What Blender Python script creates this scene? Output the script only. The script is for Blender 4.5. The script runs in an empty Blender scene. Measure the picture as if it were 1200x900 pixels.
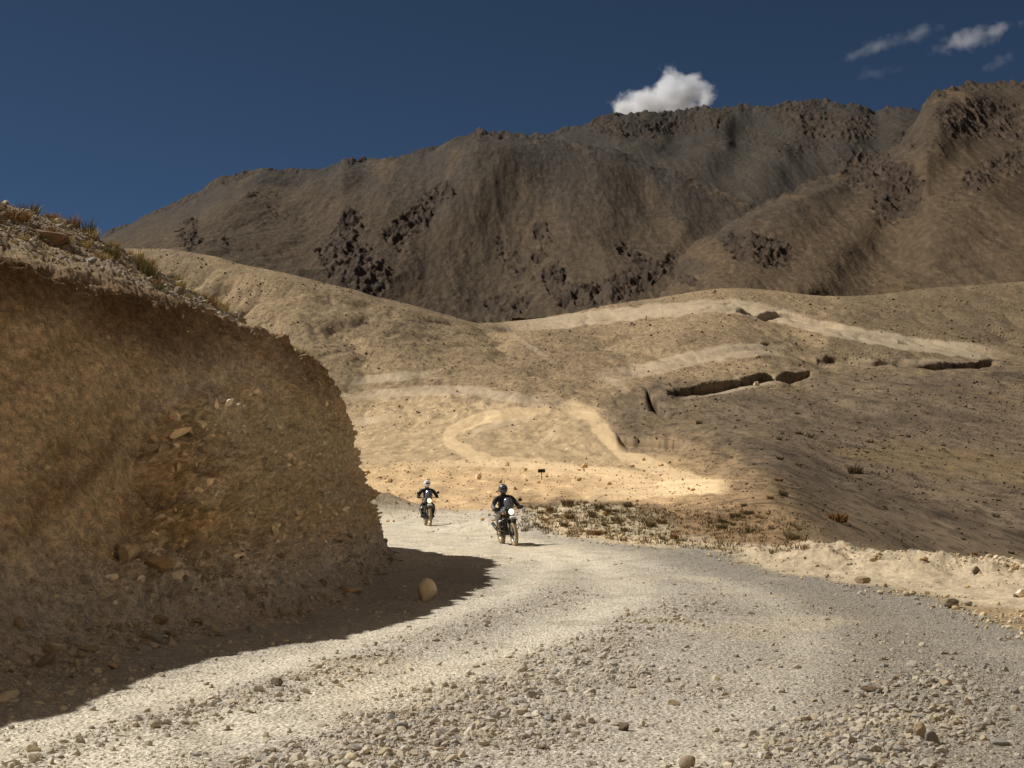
import bpy, bmesh, math, random
import numpy as np
from mathutils import Vector, Matrix, noise as mnoise

random.seed(7)
RNG = np.random.default_rng(11)
SC = bpy.context.scene
COL = SC.collection
F = 1648.0                       # focal length in photo pixels (1200 wide)
CAMZ = 1.9
PIT = math.atan(110.0 / F)
CP, SP = math.cos(PIT), math.sin(PIT)
SUN = np.array([-0.665, 0.15, 0.731]); SUN /= np.linalg.norm(SUN)

# ------------------------------------------------------------------ camera maths
def ts(px, py):
    a = (np.asarray(px, float) - 600) / F
    b = (450 - np.asarray(py, float)) / F
    den = CP - b * SP
    return a / den, (SP + b * CP) / den

def proj(X, Y, Z):
    z = Z - CAMZ
    fw = Y * CP + z * SP
    up = -Y * SP + z * CP
    fw = np.maximum(fw, 0.05)
    return 600 + F * X / fw, 450 - F * up / fw

def gpt(px, py, z=0.0):
    """ground point seen at photo pixel, on the level z"""
    t, s = ts(px, py)
    D = (z - CAMZ) / s
    return float(t * D), float(D)

def lin(r, g, b):
    c = np.array([r, g, b], float) / 255
    return np.where(c <= 0.04045, c / 12.92, ((c + 0.055) / 1.055) ** 2.4)

# ------------------------------------------------------------------ numpy noise
def _h(ix, iy, iz, seed):
    h = (ix.astype(np.uint32) * np.uint32(374761393) + iy.astype(np.uint32) * np.uint32(668265263)
         + iz.astype(np.uint32) * np.uint32(2147483647) + np.uint32(seed * 974711 + 1013))
    h = (h ^ (h >> np.uint32(13))) * np.uint32(1274126177)
    h = (h ^ (h >> np.uint32(15))) * np.uint32(2246822519)
    return h ^ (h >> np.uint32(16))

def pn2(x, y, seed=0):
    x = np.asarray(x, np.float64); y = np.asarray(y, np.float64)
    fx, fy = np.floor(x), np.floor(y)
    ix, iy = fx.astype(np.int64), fy.astype(np.int64)
    x, y = (x - fx).astype(np.float32), (y - fy).astype(np.float32)
    u = x * x * x * (x * (x * 6 - 15) + 10); v = y * y * y * (y * (y * 6 - 15) + 10)
    z0 = np.zeros_like(ix)
    def g(dx, dy):
        a = _h(ix + dx, iy + dy, z0, seed).astype(np.float32) * np.float32(2 * math.pi / 4294967296.0)
        return np.cos(a) * (x - dx) + np.sin(a) * (y - dy)
    a = g(0, 0); b = g(1, 0); c = g(0, 1); d = g(1, 1)
    a = a + u * (b - a); c = c + u * (d - c)
    return (a + v * (c - a)) * 1.5

def pn3(x, y, z, seed=0):
    x = np.asarray(x, np.float64); y = np.asarray(y, np.float64); z = np.asarray(z, np.float64)
    fx, fy, fz = np.floor(x), np.floor(y), np.floor(z)
    ix, iy, iz = fx.astype(np.int64), fy.astype(np.int64), fz.astype(np.int64)
    x, y, z = (x - fx).astype(np.float32), (y - fy).astype(np.float32), (z - fz).astype(np.float32)
    s = lambda q: q * q * q * (q * (q * 6 - 15) + 10)
    u, v, w = s(x), s(y), s(z)
    def g(dx, dy, dz):
        h = _h(ix + dx, iy + dy, iz + dz, seed)
        gx = (h & np.uint32(1023)).astype(np.float32) / 511.5 - 1
        gy = ((h >> np.uint32(10)) & np.uint32(1023)).astype(np.float32) / 511.5 - 1
        gz = ((h >> np.uint32(20)) & np.uint32(1023)).astype(np.float32) / 511.5 - 1
        return gx * (x - dx) + gy * (y - dy) + gz * (z - dz)
    r = 0
    for dz, wz in ((0, 1 - w), (1, w)):
        a = g(0, 0, dz); b = g(1, 0, dz); c = g(0, 1, dz); d = g(1, 1, dz)
        a = a + u * (b - a); c = c + u * (d - c)
        r = r + wz * (a + v * (c - a))
    return r * 1.3

def fbm2(x, y, octv=5, seed=0, gain=0.5, lac=2.03):
    r = 0; a = 1.0; n = 0
    for k in range(octv):
        r = r + a * pn2(x, y, seed + k * 17); n += a
        x = x * lac + 13.7; y = y * lac - 7.1; a *= gain
    return r / n

def fbm3(x, y, z, octv=4, seed=0, gain=0.5, lac=2.03):
    r = 0; a = 1.0; n = 0
    for k in range(octv):
        r = r + a * pn3(x, y, z, seed + k * 17); n += a
        x = x * lac + 3.7; y = y * lac - 7.1; z = z * lac + 1.3; a *= gain
    return r / n

def ridge2(x, y, octv=5, seed=0, gain=0.5, lac=2.07):
    r = 0; a = 1.0; n = 0; w = 1.0
    for k in range(octv):
        q = 1 - np.abs(pn2(x, y, seed + k * 31)) * 2.0
        q = np.clip(q, 0, 1) ** 2 * w
        r = r + a * q; n += a
        w = np.clip(q * 1.6, 0, 1)
        x = x * lac + 5.3; y = y * lac + 9.2; a *= gain
    return r / n

def worley3(x, y, z, seed=0):
    """F1, F2 and a random number of the nearest cell"""
    ix, iy, iz = np.floor(x).astype(np.int64), np.floor(y).astype(np.int64), np.floor(z).astype(np.int64)
    f1 = np.full(x.shape, 9.0, np.float32); f2 = f1.copy(); idr = np.zeros(x.shape, np.float32)
    for dx in (-1, 0, 1):
        for dy in (-1, 0, 1):
            for dz in (-1, 0, 1):
                cx, cy, cz = ix + dx, iy + dy, iz + dz
                h = _h(cx, cy, cz, seed)
                px = cx + (h & np.uint32(1023)) / 1023.0 - x
                py = cy + ((h >> np.uint32(10)) & np.uint32(1023)) / 1023.0 - y
                pz = cz + ((h >> np.uint32(20)) & np.uint32(1023)) / 1023.0 - z
                d = (px * px + py * py + pz * pz).astype(np.float32)
                m = d < f1
                f2 = np.where(m, f1, np.minimum(f2, d)); f1 = np.where(m, d, f1)
                idr = np.where(m, (_h(cx, cy, cz, seed + 99) & np.uint32(65535)) / np.float32(65535), idr)
    return np.sqrt(f1), np.sqrt(f2), idr

def sstep(a, b, x):
    q = np.clip((x - a) / (b - a), 0, 1)
    return q * q * (3 - 2 * q)

def gauss(d, w):
    return np.exp(-(d / w) ** 2)

def polydist(px, py, pts, want_side=False):
    """distance to a polyline (same units as pts), the parameter 0..n-1 along it, and the side"""
    best = np.full(px.shape, 1e9); par = np.zeros(px.shape); side = np.zeros(px.shape)
    for i in range(len(pts) - 1):
        ax, ay = pts[i][0], pts[i][1]; bx, by = pts[i + 1][0], pts[i + 1][1]
        dx, dy = bx - ax, by - ay
        L = dx * dx + dy * dy + 1e-9
        q = np.clip(((px - ax) * dx + (py - ay) * dy) / L, 0, 1)
        ex, ey = px - (ax + q * dx), py - (ay + q * dy)
        d = np.hypot(ex, ey)
        m = d < best
        best = np.where(m, d, best); par = np.where(m, i + q, par)
        side = np.where(m, np.sign(dx * ey - dy * ex), side)
    return best, par, side

def smooth_poly(pts, n=12):
    """Catmull-Rom through points of any dimension"""
    P = np.array(pts, float); out = []
    for i in range(len(P) - 1):
        p0 = P[max(i - 1, 0)]; p1 = P[i]; p2 = P[i + 1]; p3 = P[min(i + 2, len(P) - 1)]
        for k in range(n):
            q = k / n
            out.append(0.5 * ((2 * p1) + (-p0 + p2) * q + (2 * p0 - 5 * p1 + 4 * p2 - p3) * q * q + (-p0 + 3 * p1 - 3 * p2 + p3) * q ** 3))
    out.append(P[-1])
    return np.array(out)

def pchip(xs, ys, xq):
    xs = np.asarray(xs, float); ys = np.asarray(ys, float); h = np.diff(xs); dl = np.diff(ys) / h
    m = np.zeros_like(xs)
    w1 = 2 * h[1:] + h[:-1]; w2 = h[1:] + 2 * h[:-1]
    ok = dl[:-1] * dl[1:] > 0
    with np.errstate(divide='ignore', invalid='ignore'):
        m[1:-1] = np.where(ok, (w1 + w2) / (w1 / dl[:-1] + w2 / dl[1:]), 0)
    m[0], m[-1] = dl[0], dl[-1]
    xq = np.clip(xq, xs[0], xs[-1]); i = np.clip(np.searchsorted(xs, xq) - 1, 0, len(xs) - 2)
    t = (xq - xs[i]) / h[i]; t2 = t * t; t3 = t2 * t
    return (2 * t3 - 3 * t2 + 1) * ys[i] + (t3 - 2 * t2 + t) * h[i] * m[i] + (3 * t2 - 2 * t3) * ys[i + 1] + (t3 - t2) * h[i] * m[i + 1]

def ridge3(x, y, z, octv=4, seed=0, gain=0.55):
    r = 0; a = 1.0; n = 0
    for k in range(octv):
        q = 1 - np.abs(pn3(x, y, z, seed + k * 31)) * 2.2
        r = r + a * np.clip(q, 0, 1) ** 2; n += a
        x = x * 2.1 + 5.3; y = y * 2.1 + 9.2; z = z * 2.1 + 2.2; a *= gain
    return r / n

# ------------------------------------------------------------------ mesh helpers
def tag(o, label=None, cat=None, group=None, kind=None):
    if label: o['label'] = label
    if cat: o['category'] = cat
    if group: o['group'] = group
    if kind: o['kind'] = kind
    return o

def raw_mesh(name, V, faces, cols=None, smooth=True):
    """V (n,3), faces (m,k) all of one size"""
    me = bpy.data.meshes.new(name)
    V = np.ascontiguousarray(V, np.float32); faces = np.ascontiguousarray(faces, np.int32)
    m, k = faces.shape
    me.vertices.add(len(V)); me.vertices.foreach_set('co', V.ravel())
    me.loops.add(m * k); me.loops.foreach_set('vertex_index', faces.ravel())
    me.polygons.add(m); me.polygons.foreach_set('loop_start', np.arange(m, dtype=np.int32) * k)
    me.update(calc_edges=True)
    me.polygons.foreach_set('use_smooth', np.full(m, smooth, bool))
    if cols is not None:
        at = me.attributes.new('Col', 'FLOAT_COLOR', 'POINT')
        c4 = np.ones((len(V), 4), np.float32); cols = np.clip(cols, .002, None); c4[:, :3] = cols / np.maximum(1, cols.max(1, keepdims=True) / .8)
        at.data.foreach_set('color', c4.ravel())
    me.validate()
    return me

def link(name, me, mat=None, parent=None):
    o = bpy.data.objects.new(name, me); COL.objects.link(o)
    if mat is not None and me is not None and not me.materials:
        me.materials.append(mat)
    if parent is not None: o.parent = parent
    return o

def grid_faces(R, C):
    i = np.arange(R * C).reshape(R, C)
    return np.stack([i[:-1, :-1], i[:-1, 1:], i[1:, 1:], i[1:, :-1]], -1).reshape(-1, 4)

def submesh(V, faces, cols):
    u, inv = np.unique(faces.ravel(), return_inverse=True)
    return V[u], inv.reshape(faces.shape), cols[u]

# ------------------------------------------------------------------ materials
def mat_terrain(name, scales, bump=0.4, bscale=None, var=0.35, bdist=0.05, rough=0.95, spec=0.12):
    """vertex colour x several octaves of world-size grain, with a bump of the same grain"""
    m = bpy.data.materials.new(name); m.use_nodes = True
    nt = m.node_tree; nt.nodes.clear()
    out = nt.nodes.new('ShaderNodeOutputMaterial'); bs = nt.nodes.new('ShaderNodeBsdfPrincipled')
    bs.inputs['Roughness'].default_value = rough
    bs.inputs['Specular IOR Level'].default_value = spec
    nt.links.new(bs.outputs[0], out.inputs[0])
    at = nt.nodes.new('ShaderNodeAttribute'); at.attribute_name = 'Col'
    tc = nt.nodes.new('ShaderNodeTexCoord')
    last = at.outputs['Color']
    hs = None
    for i, (sc, amt, kind) in enumerate(scales):
        if kind == 'n':
            tx = nt.nodes.new('ShaderNodeTexNoise'); tx.inputs['Scale'].default_value = sc
            tx.inputs['Detail'].default_value = 5; tx.inputs['Roughness'].default_value = 0.65
            fac = tx.outputs['Fac']; lo, hi = 0.3, 0.7
        else:
            tx = nt.nodes.new('ShaderNodeTexVoronoi'); tx.inputs['Scale'].default_value = sc
            tx.inputs['Randomness'].default_value = 1.0
            fac = tx.outputs['Distance']; lo, hi = 0.0, 0.75
            if kind == 'c': fac = tx.outputs['Color']; lo, hi = 0.0, 1.0
        nt.links.new(tc.outputs['Object'], tx.inputs['Vector'])
        mr = nt.nodes.new('ShaderNodeMapRange')
        mr.inputs['From Min'].default_value = lo; mr.inputs['From Max'].default_value = hi
        mr.inputs['To Min'].default_value = 1 - amt; mr.inputs['To Max'].default_value = 1 + amt
        nt.links.new(fac, mr.inputs['Value'])
        mx = nt.nodes.new('ShaderNodeVectorMath'); mx.operation = 'SCALE'
        nt.links.new(last, mx.inputs[0]); nt.links.new(mr.outputs[0], mx.inputs['Scale'])
        last = mx.outputs[0]
        if hs is None: hs = mr.outputs[0]
        else:
            ad = nt.nodes.new('ShaderNodeMath'); ad.operation = 'ADD'
            nt.links.new(hs, ad.inputs[0]); nt.links.new(mr.outputs[0], ad.inputs[1]); hs = ad.outputs[0]
    nt.links.new(last, bs.inputs['Base Color'])
    if bump > 0:
        bp = nt.nodes.new('ShaderNodeBump'); bp.inputs['Strength'].default_value = bump
        bp.inputs['Distance'].default_value = bdist
        nt.links.new(hs, bp.inputs['Height']); nt.links.new(bp.outputs[0], bs.inputs['Normal'])
    return m

def mat_plain(name, rgb, rough=0.5, metal=0.0, spec=0.4, var=0.2, scale=12.0, emit=None, trans=0.0):
    m = bpy.data.materials.new(name); m.use_nodes = True
    nt = m.node_tree; bs = nt.nodes['Principled BSDF']
    bs.inputs['Roughness'].default_value = rough; bs.inputs['Metallic'].default_value = metal
    bs.inputs['Specular IOR Level'].default_value = spec
    tc = nt.nodes.new('ShaderNodeTexCoord'); tx = nt.nodes.new('ShaderNodeTexNoise')
    tx.inputs['Scale'].default_value = scale; tx.inputs['Detail'].default_value = 4
    nt.links.new(tc.outputs['Object'], tx.inputs['Vector'])
    mx = nt.nodes.new('ShaderNodeMix'); mx.data_type = 'RGBA'
    c = np.array(rgb, float)
    mx.inputs['A'].default_value = (*np.clip(c * (1 - var), 0, 1), 1)
    mx.inputs['B'].default_value = (*np.clip(c * (1 + var), 0, 1), 1)
    nt.links.new(tx.outputs['Fac'], mx.inputs['Factor'])
    nt.links.new(mx.outputs['Result'], bs.inputs['Base Color'])
    if emit:
        bs.inputs['Emission Color'].default_value = (*emit[0], 1); bs.inputs['Emission Strength'].default_value = emit[1]
    if trans: bs.inputs['Transmission Weight'].default_value = trans
    return m
# ================================================================== THE GROUND
# control rows of the valley floor and hills beyond the road: (photo column, photo row, distance in metres)
CR = [(-900, 330, 430), (-400, 300, 420), (0, 292, 420), (130, 291, 430), (200, 291, 435), (250, 299, 442), (300, 312, 450), (400, 335, 470), (480, 357, 500),
      (560, 378, 560), (600, 376, 600), (640, 372, 620), (740, 353, 640), (800, 343, 650), (850, 337, 660), (900, 340, 680), (960, 346, 690),
      (1020, 346, 700), (1100, 336, 720), (1200, 330, 740), (1500, 320, 780), (2100, 320, 800)]
ROWS = [
 [(-900,(84,0)),(130,(84,0)),(440,(84,0)),(600,(84,0)),(700,(84,.1)),(760,(80,.2)),(850,(62,.4)),(900,(55,.56)),(1000,(60,-.5)),(1100,(70,-1.9)),(1200,(75,-2.4)),(2100,(85,-3.5))],
 [(-900,580,105),(130,572,105),(440,578,102),(600,578,104),(700,575,104),(760,577,102),(850,567,90),(900,565,85),(1000,590,88),(1100,600,92),(1200,600,95),(2100,600,100)],
 [(-900,560,135),(130,535,140),(440,545,140),(600,545,142),(700,545,142),(760,545,140),(850,535,130),(900,530,125),(1000,550,125),(1100,550,130),(1200,550,132),(2100,550,140)],
 [(-900,520,180),(130,495,185),(440,510,185),(600,505,190),(700,505,190),(760,510,180),(850,500,175),(900,500,170),(1000,510,172),(1100,510,175),(1200,510,178),(2100,510,180)],
 [(-900,480,230),(130,460,230),(440,480,230),(600,478,235),(700,475,240),(760,478,232),(850,470,230),(900,470,230),(1000,470,240),(1100,470,245),(1200,470,248),(2100,460,250)],
 [(-900,450,275),(130,420,280),(440,450,285),(600,450,300),(700,450,300),(760,452,300),(850,445,300),(900,440,300),(1000,440,310),(1100,440,315),(1200,440,318),(2100,430,320)],
 [(-900,410,320),(130,380,320),(440,425,330),(600,425,375),(700,425,370),(760,425,370),(850,415,380),(900,412,380),(1000,415,385),(1100,418,385),(1200,420,385),(2100,410,390)],
 [(-900,380,350),(130,350,360),(440,400,375),(600,405,440),(700,405,440),(760,395,450),(850,385,470),(900,385,470),(1000,390,470),(1100,395,470),(1200,400,470),(2100,390,480)],
 [(-900,350,390),(130,318,395),(300,345,410),(440,370,430),(520,383,480),(600,388,540),(700,384,550),(760,372,560),(850,356,570),(900,358,570),(1000,365,580),(1100,365,590),(1200,365,600),(2100,355,620)],
]
def row_fn(pts, T):
    tt, DD, ZZ = [], [], []
    for p in pts:
        if isinstance(p[1], tuple):
            t, s = ts(p[0], 560); D, Z = p[1]
        else:
            t, s = ts(p[0], p[1]); D = p[2]; Z = CAMZ + float(s) * D
        tt.append(float(t)); DD.append(D); ZZ.append(Z)
    return pchip(tt, DD, T), pchip(tt, ZZ, T)

pxc = np.concatenate([np.arange(-900, -60, 14.0), np.arange(-60, 1260, 1.15), np.arange(1260, 2100, 14.0)])
T = (pxc - 600) / F / CP
rows = [row_fn(r, T) for r in ROWS] + [row_fn(CR, T)]
# the crest itself follows its polyline exactly
cq = np.array([[*map(float, ts(p[0], p[1])), p[2]] for p in CR])
Dc = np.interp(T, cq[:, 0], cq[:, 2]); Zc = CAMZ + np.interp(T, cq[:, 0], cq[:, 1]) * Dc
ker = np.hanning(31); ker /= ker.sum()
Zc = np.convolve(np.pad(Zc, 15, 'edge'), ker, 'valid'); Dc = np.convolve(np.pad(Dc, 15, 'edge'), ker, 'valid')
rows[-1] = (Dc, Zc)
D0, Z0 = rows[0]

# ---- near features in plan
def gl(pts, n=10):
    P = smooth_poly(pts, n)
    return [gpt(a, b) for a, b in P]
LANE_A = gl([(-140, 925), (0, 872), (130, 828), (260, 792), (400, 752), (500, 722), (580, 697), (625, 674), (638, 657), (620, 643), (560, 631), (500, 620), (450, 611), (380, 603)])
LANE_B = gl([(60, 915), (180, 872), (300, 845), (450, 803), (560, 770), (650, 738), (705, 712), (728, 694), (718, 676), (690, 661), (650, 648), (590, 634), (520, 622)])
LANE_C = gl([(700, 1010), (760, 940), (840, 860), (900, 800), (935, 760), (930, 725), (880, 695), (800, 672), (720, 655)])
WIND_1 = gl([(30, 912), (210, 846), (325, 806), (450, 764), (560, 728), (640, 706), (672, 690)])
WIND_2 = gl([(330, 930), (440, 885), (540, 838), (620, 795), (700, 755), (770, 722), (800, 702)])
WIND_3 = gl([(830, 1000), (930, 925), (1010, 870), (1080, 825), (1110, 790)])
EDGE = [gpt(a, b) for a, b in smooth_poly([(604, 596), (606, 604), (618, 618), (640, 627), (680, 634), (740, 642), (830, 650), (900, 670), (1000, 684), (1100, 705), (1200, 738), (1330, 800), (1500, 900), (1700, 1100)], 8)]
BERM = [(*gpt(px, 560 + F * CAMZ / D), h) for px, D, h in [(600, 50, .12), (680, 45, .16), (760, 40, .2), (830, 36.5, .22), (900, 33.5, .34), (940, 31.5, .46), (975, 30.3, .6), (1000, 29.6, .66), (1030, 29, .6), (1060, 28.4, .5), (1100, 27.4, .47), (1140, 26.6, .42), (1180, 25.8, .48), (1220, 25, .45), (1300, 23, .4), (1500, 19, .4), (1900, 14, .4)]]
MOUND = [(*gpt(px, 560 + F * CAMZ / D), h) for px, D, h in [(612, 54, .45), (640, 52, .85), (700, 50, .98), (760, 49, .85), (820, 48, .65), (880, 47, .5)]]
MOUND2 = [(*gpt(px, 560 + F * CAMZ / D), h) for px, D, h in [(340, 74, 2.0), (400, 76, 1.75), (440, 78, 1.2), (470, 80, .6), (486, 81, .15)]]

SPURS = [([(380, 330), (463, 360), (547, 397), (595, 428)], 130, 42, .085), ([(850, 345), (848, 362), (846, 400), (852, 425)], 120, 62, .075), ([(300, 300), (330, 380), (360, 440)], 120, 120, .05),
         ([(1060, 345), (1080, 380), (1090, 420)], 90, 90, .05), ([(640, 470), (650, 500), (655, 530)], 70, 60, .03)]
def bumpline(X, Y, pts, w):
    d, q, _ = polydist(X, Y, pts)
    h = np.interp(q, np.arange(len(pts)), [p[2] for p in pts])
    return h, d

def near_z(X, Y):
    z = 0.035 * fbm2(X / 3.0, Y / 3.0, 3, 3) + 0.02 * fbm2(X / 0.7, Y / 0.7, 3, 5)
    return z

# parametric grid
near_py = np.concatenate([np.linspace(1700, 930, 60)[:-1], np.arange(930, 760, -0.85), np.arange(760, 598, -0.32)])
Dn = F * CAMZ / (near_py - 560)
w_near = (1 / Dn[0] - 1 / Dn) / (1 / Dn[0] - 1 / Dn[-1])
nR = len(w_near)
Dnear = 1 / (1 / Dn[0] + w_near[:, None] * (1 / D0[None, :] - 1 / Dn[0]))
v_mid = np.linspace(0, 9, 400)[1:]
i0 = np.minimum(v_mid.astype(int), 8); fq = (v_mid - i0)[:, None]
RD = np.array([r[0] for r in rows]); RZ = np.array([r[1] for r in rows])
def cr(R):
    p1 = R[i0]; p2 = R[i0 + 1]; p0 = R[np.maximum(i0 - 1, 0)]; p3 = R[np.minimum(i0 + 2, 9)]
    p0 = np.where((i0 == 0)[:, None], 2 * p1 - p2, p0); p3 = np.where((i0 == 8)[:, None], p2 + (p2 - p1) * 0.35, p3)
    return 0.5 * (2 * p1 + (-p0 + p2) * fq + (2 * p0 - 5 * p1 + 4 * p2 - p3) * fq ** 2 + (-p0 + 3 * p1 - 3 * p2 + p3) * fq ** 3)
Dmid, Zmid = cr(RD), cr(RZ)
back = np.array([.01, .025, .05, .08, .12, .17, .24, .32, .42])[:, None]
Dbk = Dc[None] * (1 + back); Zbk = Zc[None] - (back * 420 * back / (back + .06)) * 1.0
G_D = np.concatenate([Dnear, Dmid, Dbk]); R_, C_ = G_D.shape
X = T[None] * G_D; Y = G_D.copy()
Zn = near_z(X[:nR], Y[:nR])
# blend of the level road area into the first valley row (gully behind the berm on the right)
dE, _, sE = polydist(X[:nR], Y[:nR], EDGE)
off = np.where(sE > 0, dE, -dE)                  # >0 beyond the right edge of the road
if off[-160, np.searchsorted(pxc, 1150)] < 0: off = -off
startD = np.interp(pxc, [-900, 500, 700, 830, 1000, 1200, 2100], [70, 70, 60, 42, 32, 28, 18])
bl = sstep(0, 1, (Y[:nR] - startD) / (D0 - startD))
Zn = Zn * (1 - bl) + (Zn * 0.5 + Z0[None]) * bl
hb, db = bumpline(X[:nR], Y[:nR], BERM, 1)
lump = np.clip(1 + 1.1 * fbm2(X[:nR] / 1.5, Y[:nR] / 2.6, 4, 41), .15, 2)
Zn += .66 * hb * np.exp(-(db / 1.4) ** 2) * lump
hm, dm = bumpline(X[:nR], Y[:nR], MOUND, 1)
Zn += hm * np.exp(-(dm / 2.5) ** 2) * (1 + 0.2 * fbm2(X[:nR] / 1.1, Y[:nR] / 1.6, 4, 42)) + np.exp(-(dm / 3.2) ** 4) * .10 * fbm2(X[:nR] / .3, Y[:nR] / .4, 4, 44, .62)
hm2, dm2 = bumpline(X[:nR], Y[:nR], MOUND2, 1)
Zn += hm2 * np.exp(-(dm2 / 2.2) ** 2) * (1 + 0.3 * fbm2(X[:nR] / 1.1, Y[:nR] / 1.1, 4, 43))
# wheel lanes pressed in, gravel thrown up between them
dA = polydist(X[:nR], Y[:nR], LANE_A)[0]; dB = polydist(X[:nR], Y[:nR], LANE_B)[0]; dC = polydist(X[:nR], Y[:nR], LANE_C)[0]
d1 = polydist(X[:nR], Y[:nR], WIND_1)[0]; d2 = polydist(X[:nR], Y[:nR], WIND_2)[0]; d3 = polydist(X[:nR], Y[:nR], WIND_3)[0]
on_road = sstep(0.25, -0.25, off + 0.35 * fbm2(X[:nR] / 1.2, Y[:nR] / 1.2, 3, 8))
lane = np.maximum(np.maximum(gauss(dA, .55), gauss(dB, .6)), .45 * gauss(dC, .5)) * on_road
wind = np.maximum(np.maximum(.5 * gauss(d1, .45), .75 * gauss(d2, .75)), .8 * gauss(d3, .6)) * on_road
patch = sstep(-0.05, 0.3, fbm2(X[:nR] / 1.6, Y[:nR] / 2.4, 4, 21))
stony = np.clip(on_road * (0.24 + 0.5 * patch) + wind, 0, 1) * (1 - .92 * lane)
Zn += -0.035 * lane + 0.05 * wind + 0.016 * (.3 + .7 * stony) * fbm2(X[:nR] / .10, Y[:nR] / .10, 4, 71, .62) + 0.006 * fbm2(X[:nR] / .05, Y[:nR] / .05, 2, 72)
offroad = sstep(.1, .8, off)
Zn += offroad * (0.07 * fbm2(X[:nR] / .6, Y[:nR] / .9, 4, 91)) + gauss(db, 1.6) * .09 * fbm2(X[:nR] / .25, Y[:nR] / .4, 4, 92, .62)
# spurs that stand out towards the valley road
pxm, pym = proj(T[None] * Dmid, Dmid, Zmid)
k_sp = np.zeros_like(Dmid)
for pts, wl, wr, a in SPURS:
    d, q, s = polydist(pxm, pym, pts)
    rt = sstep(-35, 35, pxm - np.interp(pym, [p[1] for p in pts], [p[0] for p in pts]))
    k_sp += a * np.exp(-(d / (wl + (wr - wl) * rt)) ** 2)
k_sp *= sstep(3.0, 4.5, v_mid)[:, None] * (1 - .0 * v_mid[:, None])
k_sp *= (1 - sstep(8.6, 9, v_mid))[:, None] + .6 * sstep(8.6, 9, v_mid)[:, None]
Zmid = CAMZ + (Zmid - CAMZ) * (1 - k_sp); Dmid = Dmid * (1 - k_sp)
G_D[nR:nR + len(v_mid)] = Dmid; X = T[None] * G_D; Y = G_D.copy()
Zall = np.concatenate([Zn, Zmid, Zbk])
amp = np.concatenate([np.zeros(nR), sstep(0, 1.2, v_mid), np.ones(len(back))])[:, None]
crest_k = np.concatenate([np.ones(nR), 1 - .75 * sstep(8.2, 9, v_mid), np.full(len(back), .25)])[:, None]
# erosion relief of the hillsides
wx = X + 14 * fbm2(X / 60, Y / 60, 2, 201); wy = Y + 14 * fbm2(X / 60, Y / 60, 2, 202)
rel = 3.6 * fbm2(wx / 60, wy / 200, 4, 203) - 2.2 * ridge2(wx / 40, wy / 190, 3, 204) + 0.4 * fbm2(X / 6, Y / 26, 3, 205) + .12 * fbm2(X / 1.3, Y / 6.0, 3, 206) - .8 * ridge2(wx / 13, wy / 90, 3, 208)
far_k = sstep(100, 330, Y) * .9 + .1
big = (rel - .47 * fbm2(X / 6, Y / 9, 1, 205))
Zall += amp * crest_k * (rel * far_k + (1 - far_k) * .05 * fbm2(X / .8, Y / 1.2, 3, 207))
PX, PY = proj(X, Y, Zall)

# ---- cuts and tracks on the hills (each line is the top edge of a bank cut into the slope)
CUTS = [  # points (photo px), face height m at start/end, bench depth px
 ([(780, 459), (800, 456), (830, 449), (870, 441), (910, 434), (953, 428)], (.6, 1.1), 9),
 ([(722, 503), (732, 509), (760, 511), (785, 513), (809, 515)], (.9, .6), 8),
 ([(756, 459), (764, 466), (786, 482)], (1.5, .5), 7),
 ([(955, 411), (1010, 415), (1060, 417), (1100, 418), (1172, 415)], (.5, .6), 6),
 ([(385, 446), (430, 441), (480, 436), (530, 434), (590, 437)], (.10, .04), 10),
 ([(440, 416), (490, 417), (560, 421), (620, 428), (680, 436)], (.03, .08), 5),
 ([(860, 357), (880, 358), (930, 364), (990, 377)], (.6, .5), 9),
 ([(1050, 393), (1090, 397), (1150, 408)], (.35, .2), 6),
 ([(700, 436), (740, 430), (790, 420), (830, 411), (880, 403), (920, 405)], (.05, .2), 9),
 ([(520, 548), (600, 549), (660, 552)], (.06, .05), 7), ([(690, 552), (740, 557), (800, 567)], (.10, .06), 7),
 ([(515, 490), (540, 487), (575, 489)], (.10, .05), 4),
]
PXc, PYc = PX.copy(), PY.copy()
PXc[nR:nR + len(v_mid)], PYc[nR:nR + len(v_mid)] = proj(T[None] * Dmid, Dmid, Zmid)
dDdpy = np.abs(np.gradient(Y, axis=0) / np.minimum(np.gradient(PYc, axis=0), -.05))
dDdpy = np.clip(dDdpy, 0, 6)
kb = np.hanning(43); kb /= kb.sum()
sel = slice(nR - 5, nR + len(v_mid))
dDdpy[sel] = np.apply_along_axis(lambda q: np.convolve(np.pad(q, 21, 'edge'), kb, 'valid'), 1, dDdpy[sel])
newZ = Zall.copy(); newD = Y.copy(); cutmask = np.zeros_like(Y); facem = np.zeros_like(Y)
for pts, (ha, hb_), bench in CUTS:
    xs = [p[0] for p in pts]; P = smooth_poly(pts, 8)
    yl = np.interp(PXc, P[:, 0], P[:, 1]) + 1.2 * pn2(PXc / 37, PXc * 0, 5)
    d = PYc - yl
    k = (np.clip(np.minimum(PXc - P[0, 0], P[-1, 0] - PXc) / 14, 0, 1)) * (Y > 95)
    h = np.interp(PXc, [P[0, 0], P[-1, 0]], [ha, hb_]) * k * np.clip(1 + .3 * fbm2(PXc / 40, PXc * 0, 3, 9), .5, 2)
    inside = (d > 0) & (d < bench * 2.2)
    f = np.where(inside, 1 - sstep(bench * .8, bench * 2.2, d), 0)
    newZ -= h * f
    sh = np.where(inside, d * dDdpy * (1 - sstep(2.6, 7.5, d)), 0) * (k > .2) * np.clip(h / .55, 0, 1)
    newD += np.clip(sh, 0, 9)
    cutmask = np.maximum(cutmask, f * k)
X = X * newD / Y; Y = newD; Zall = newZ

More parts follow.
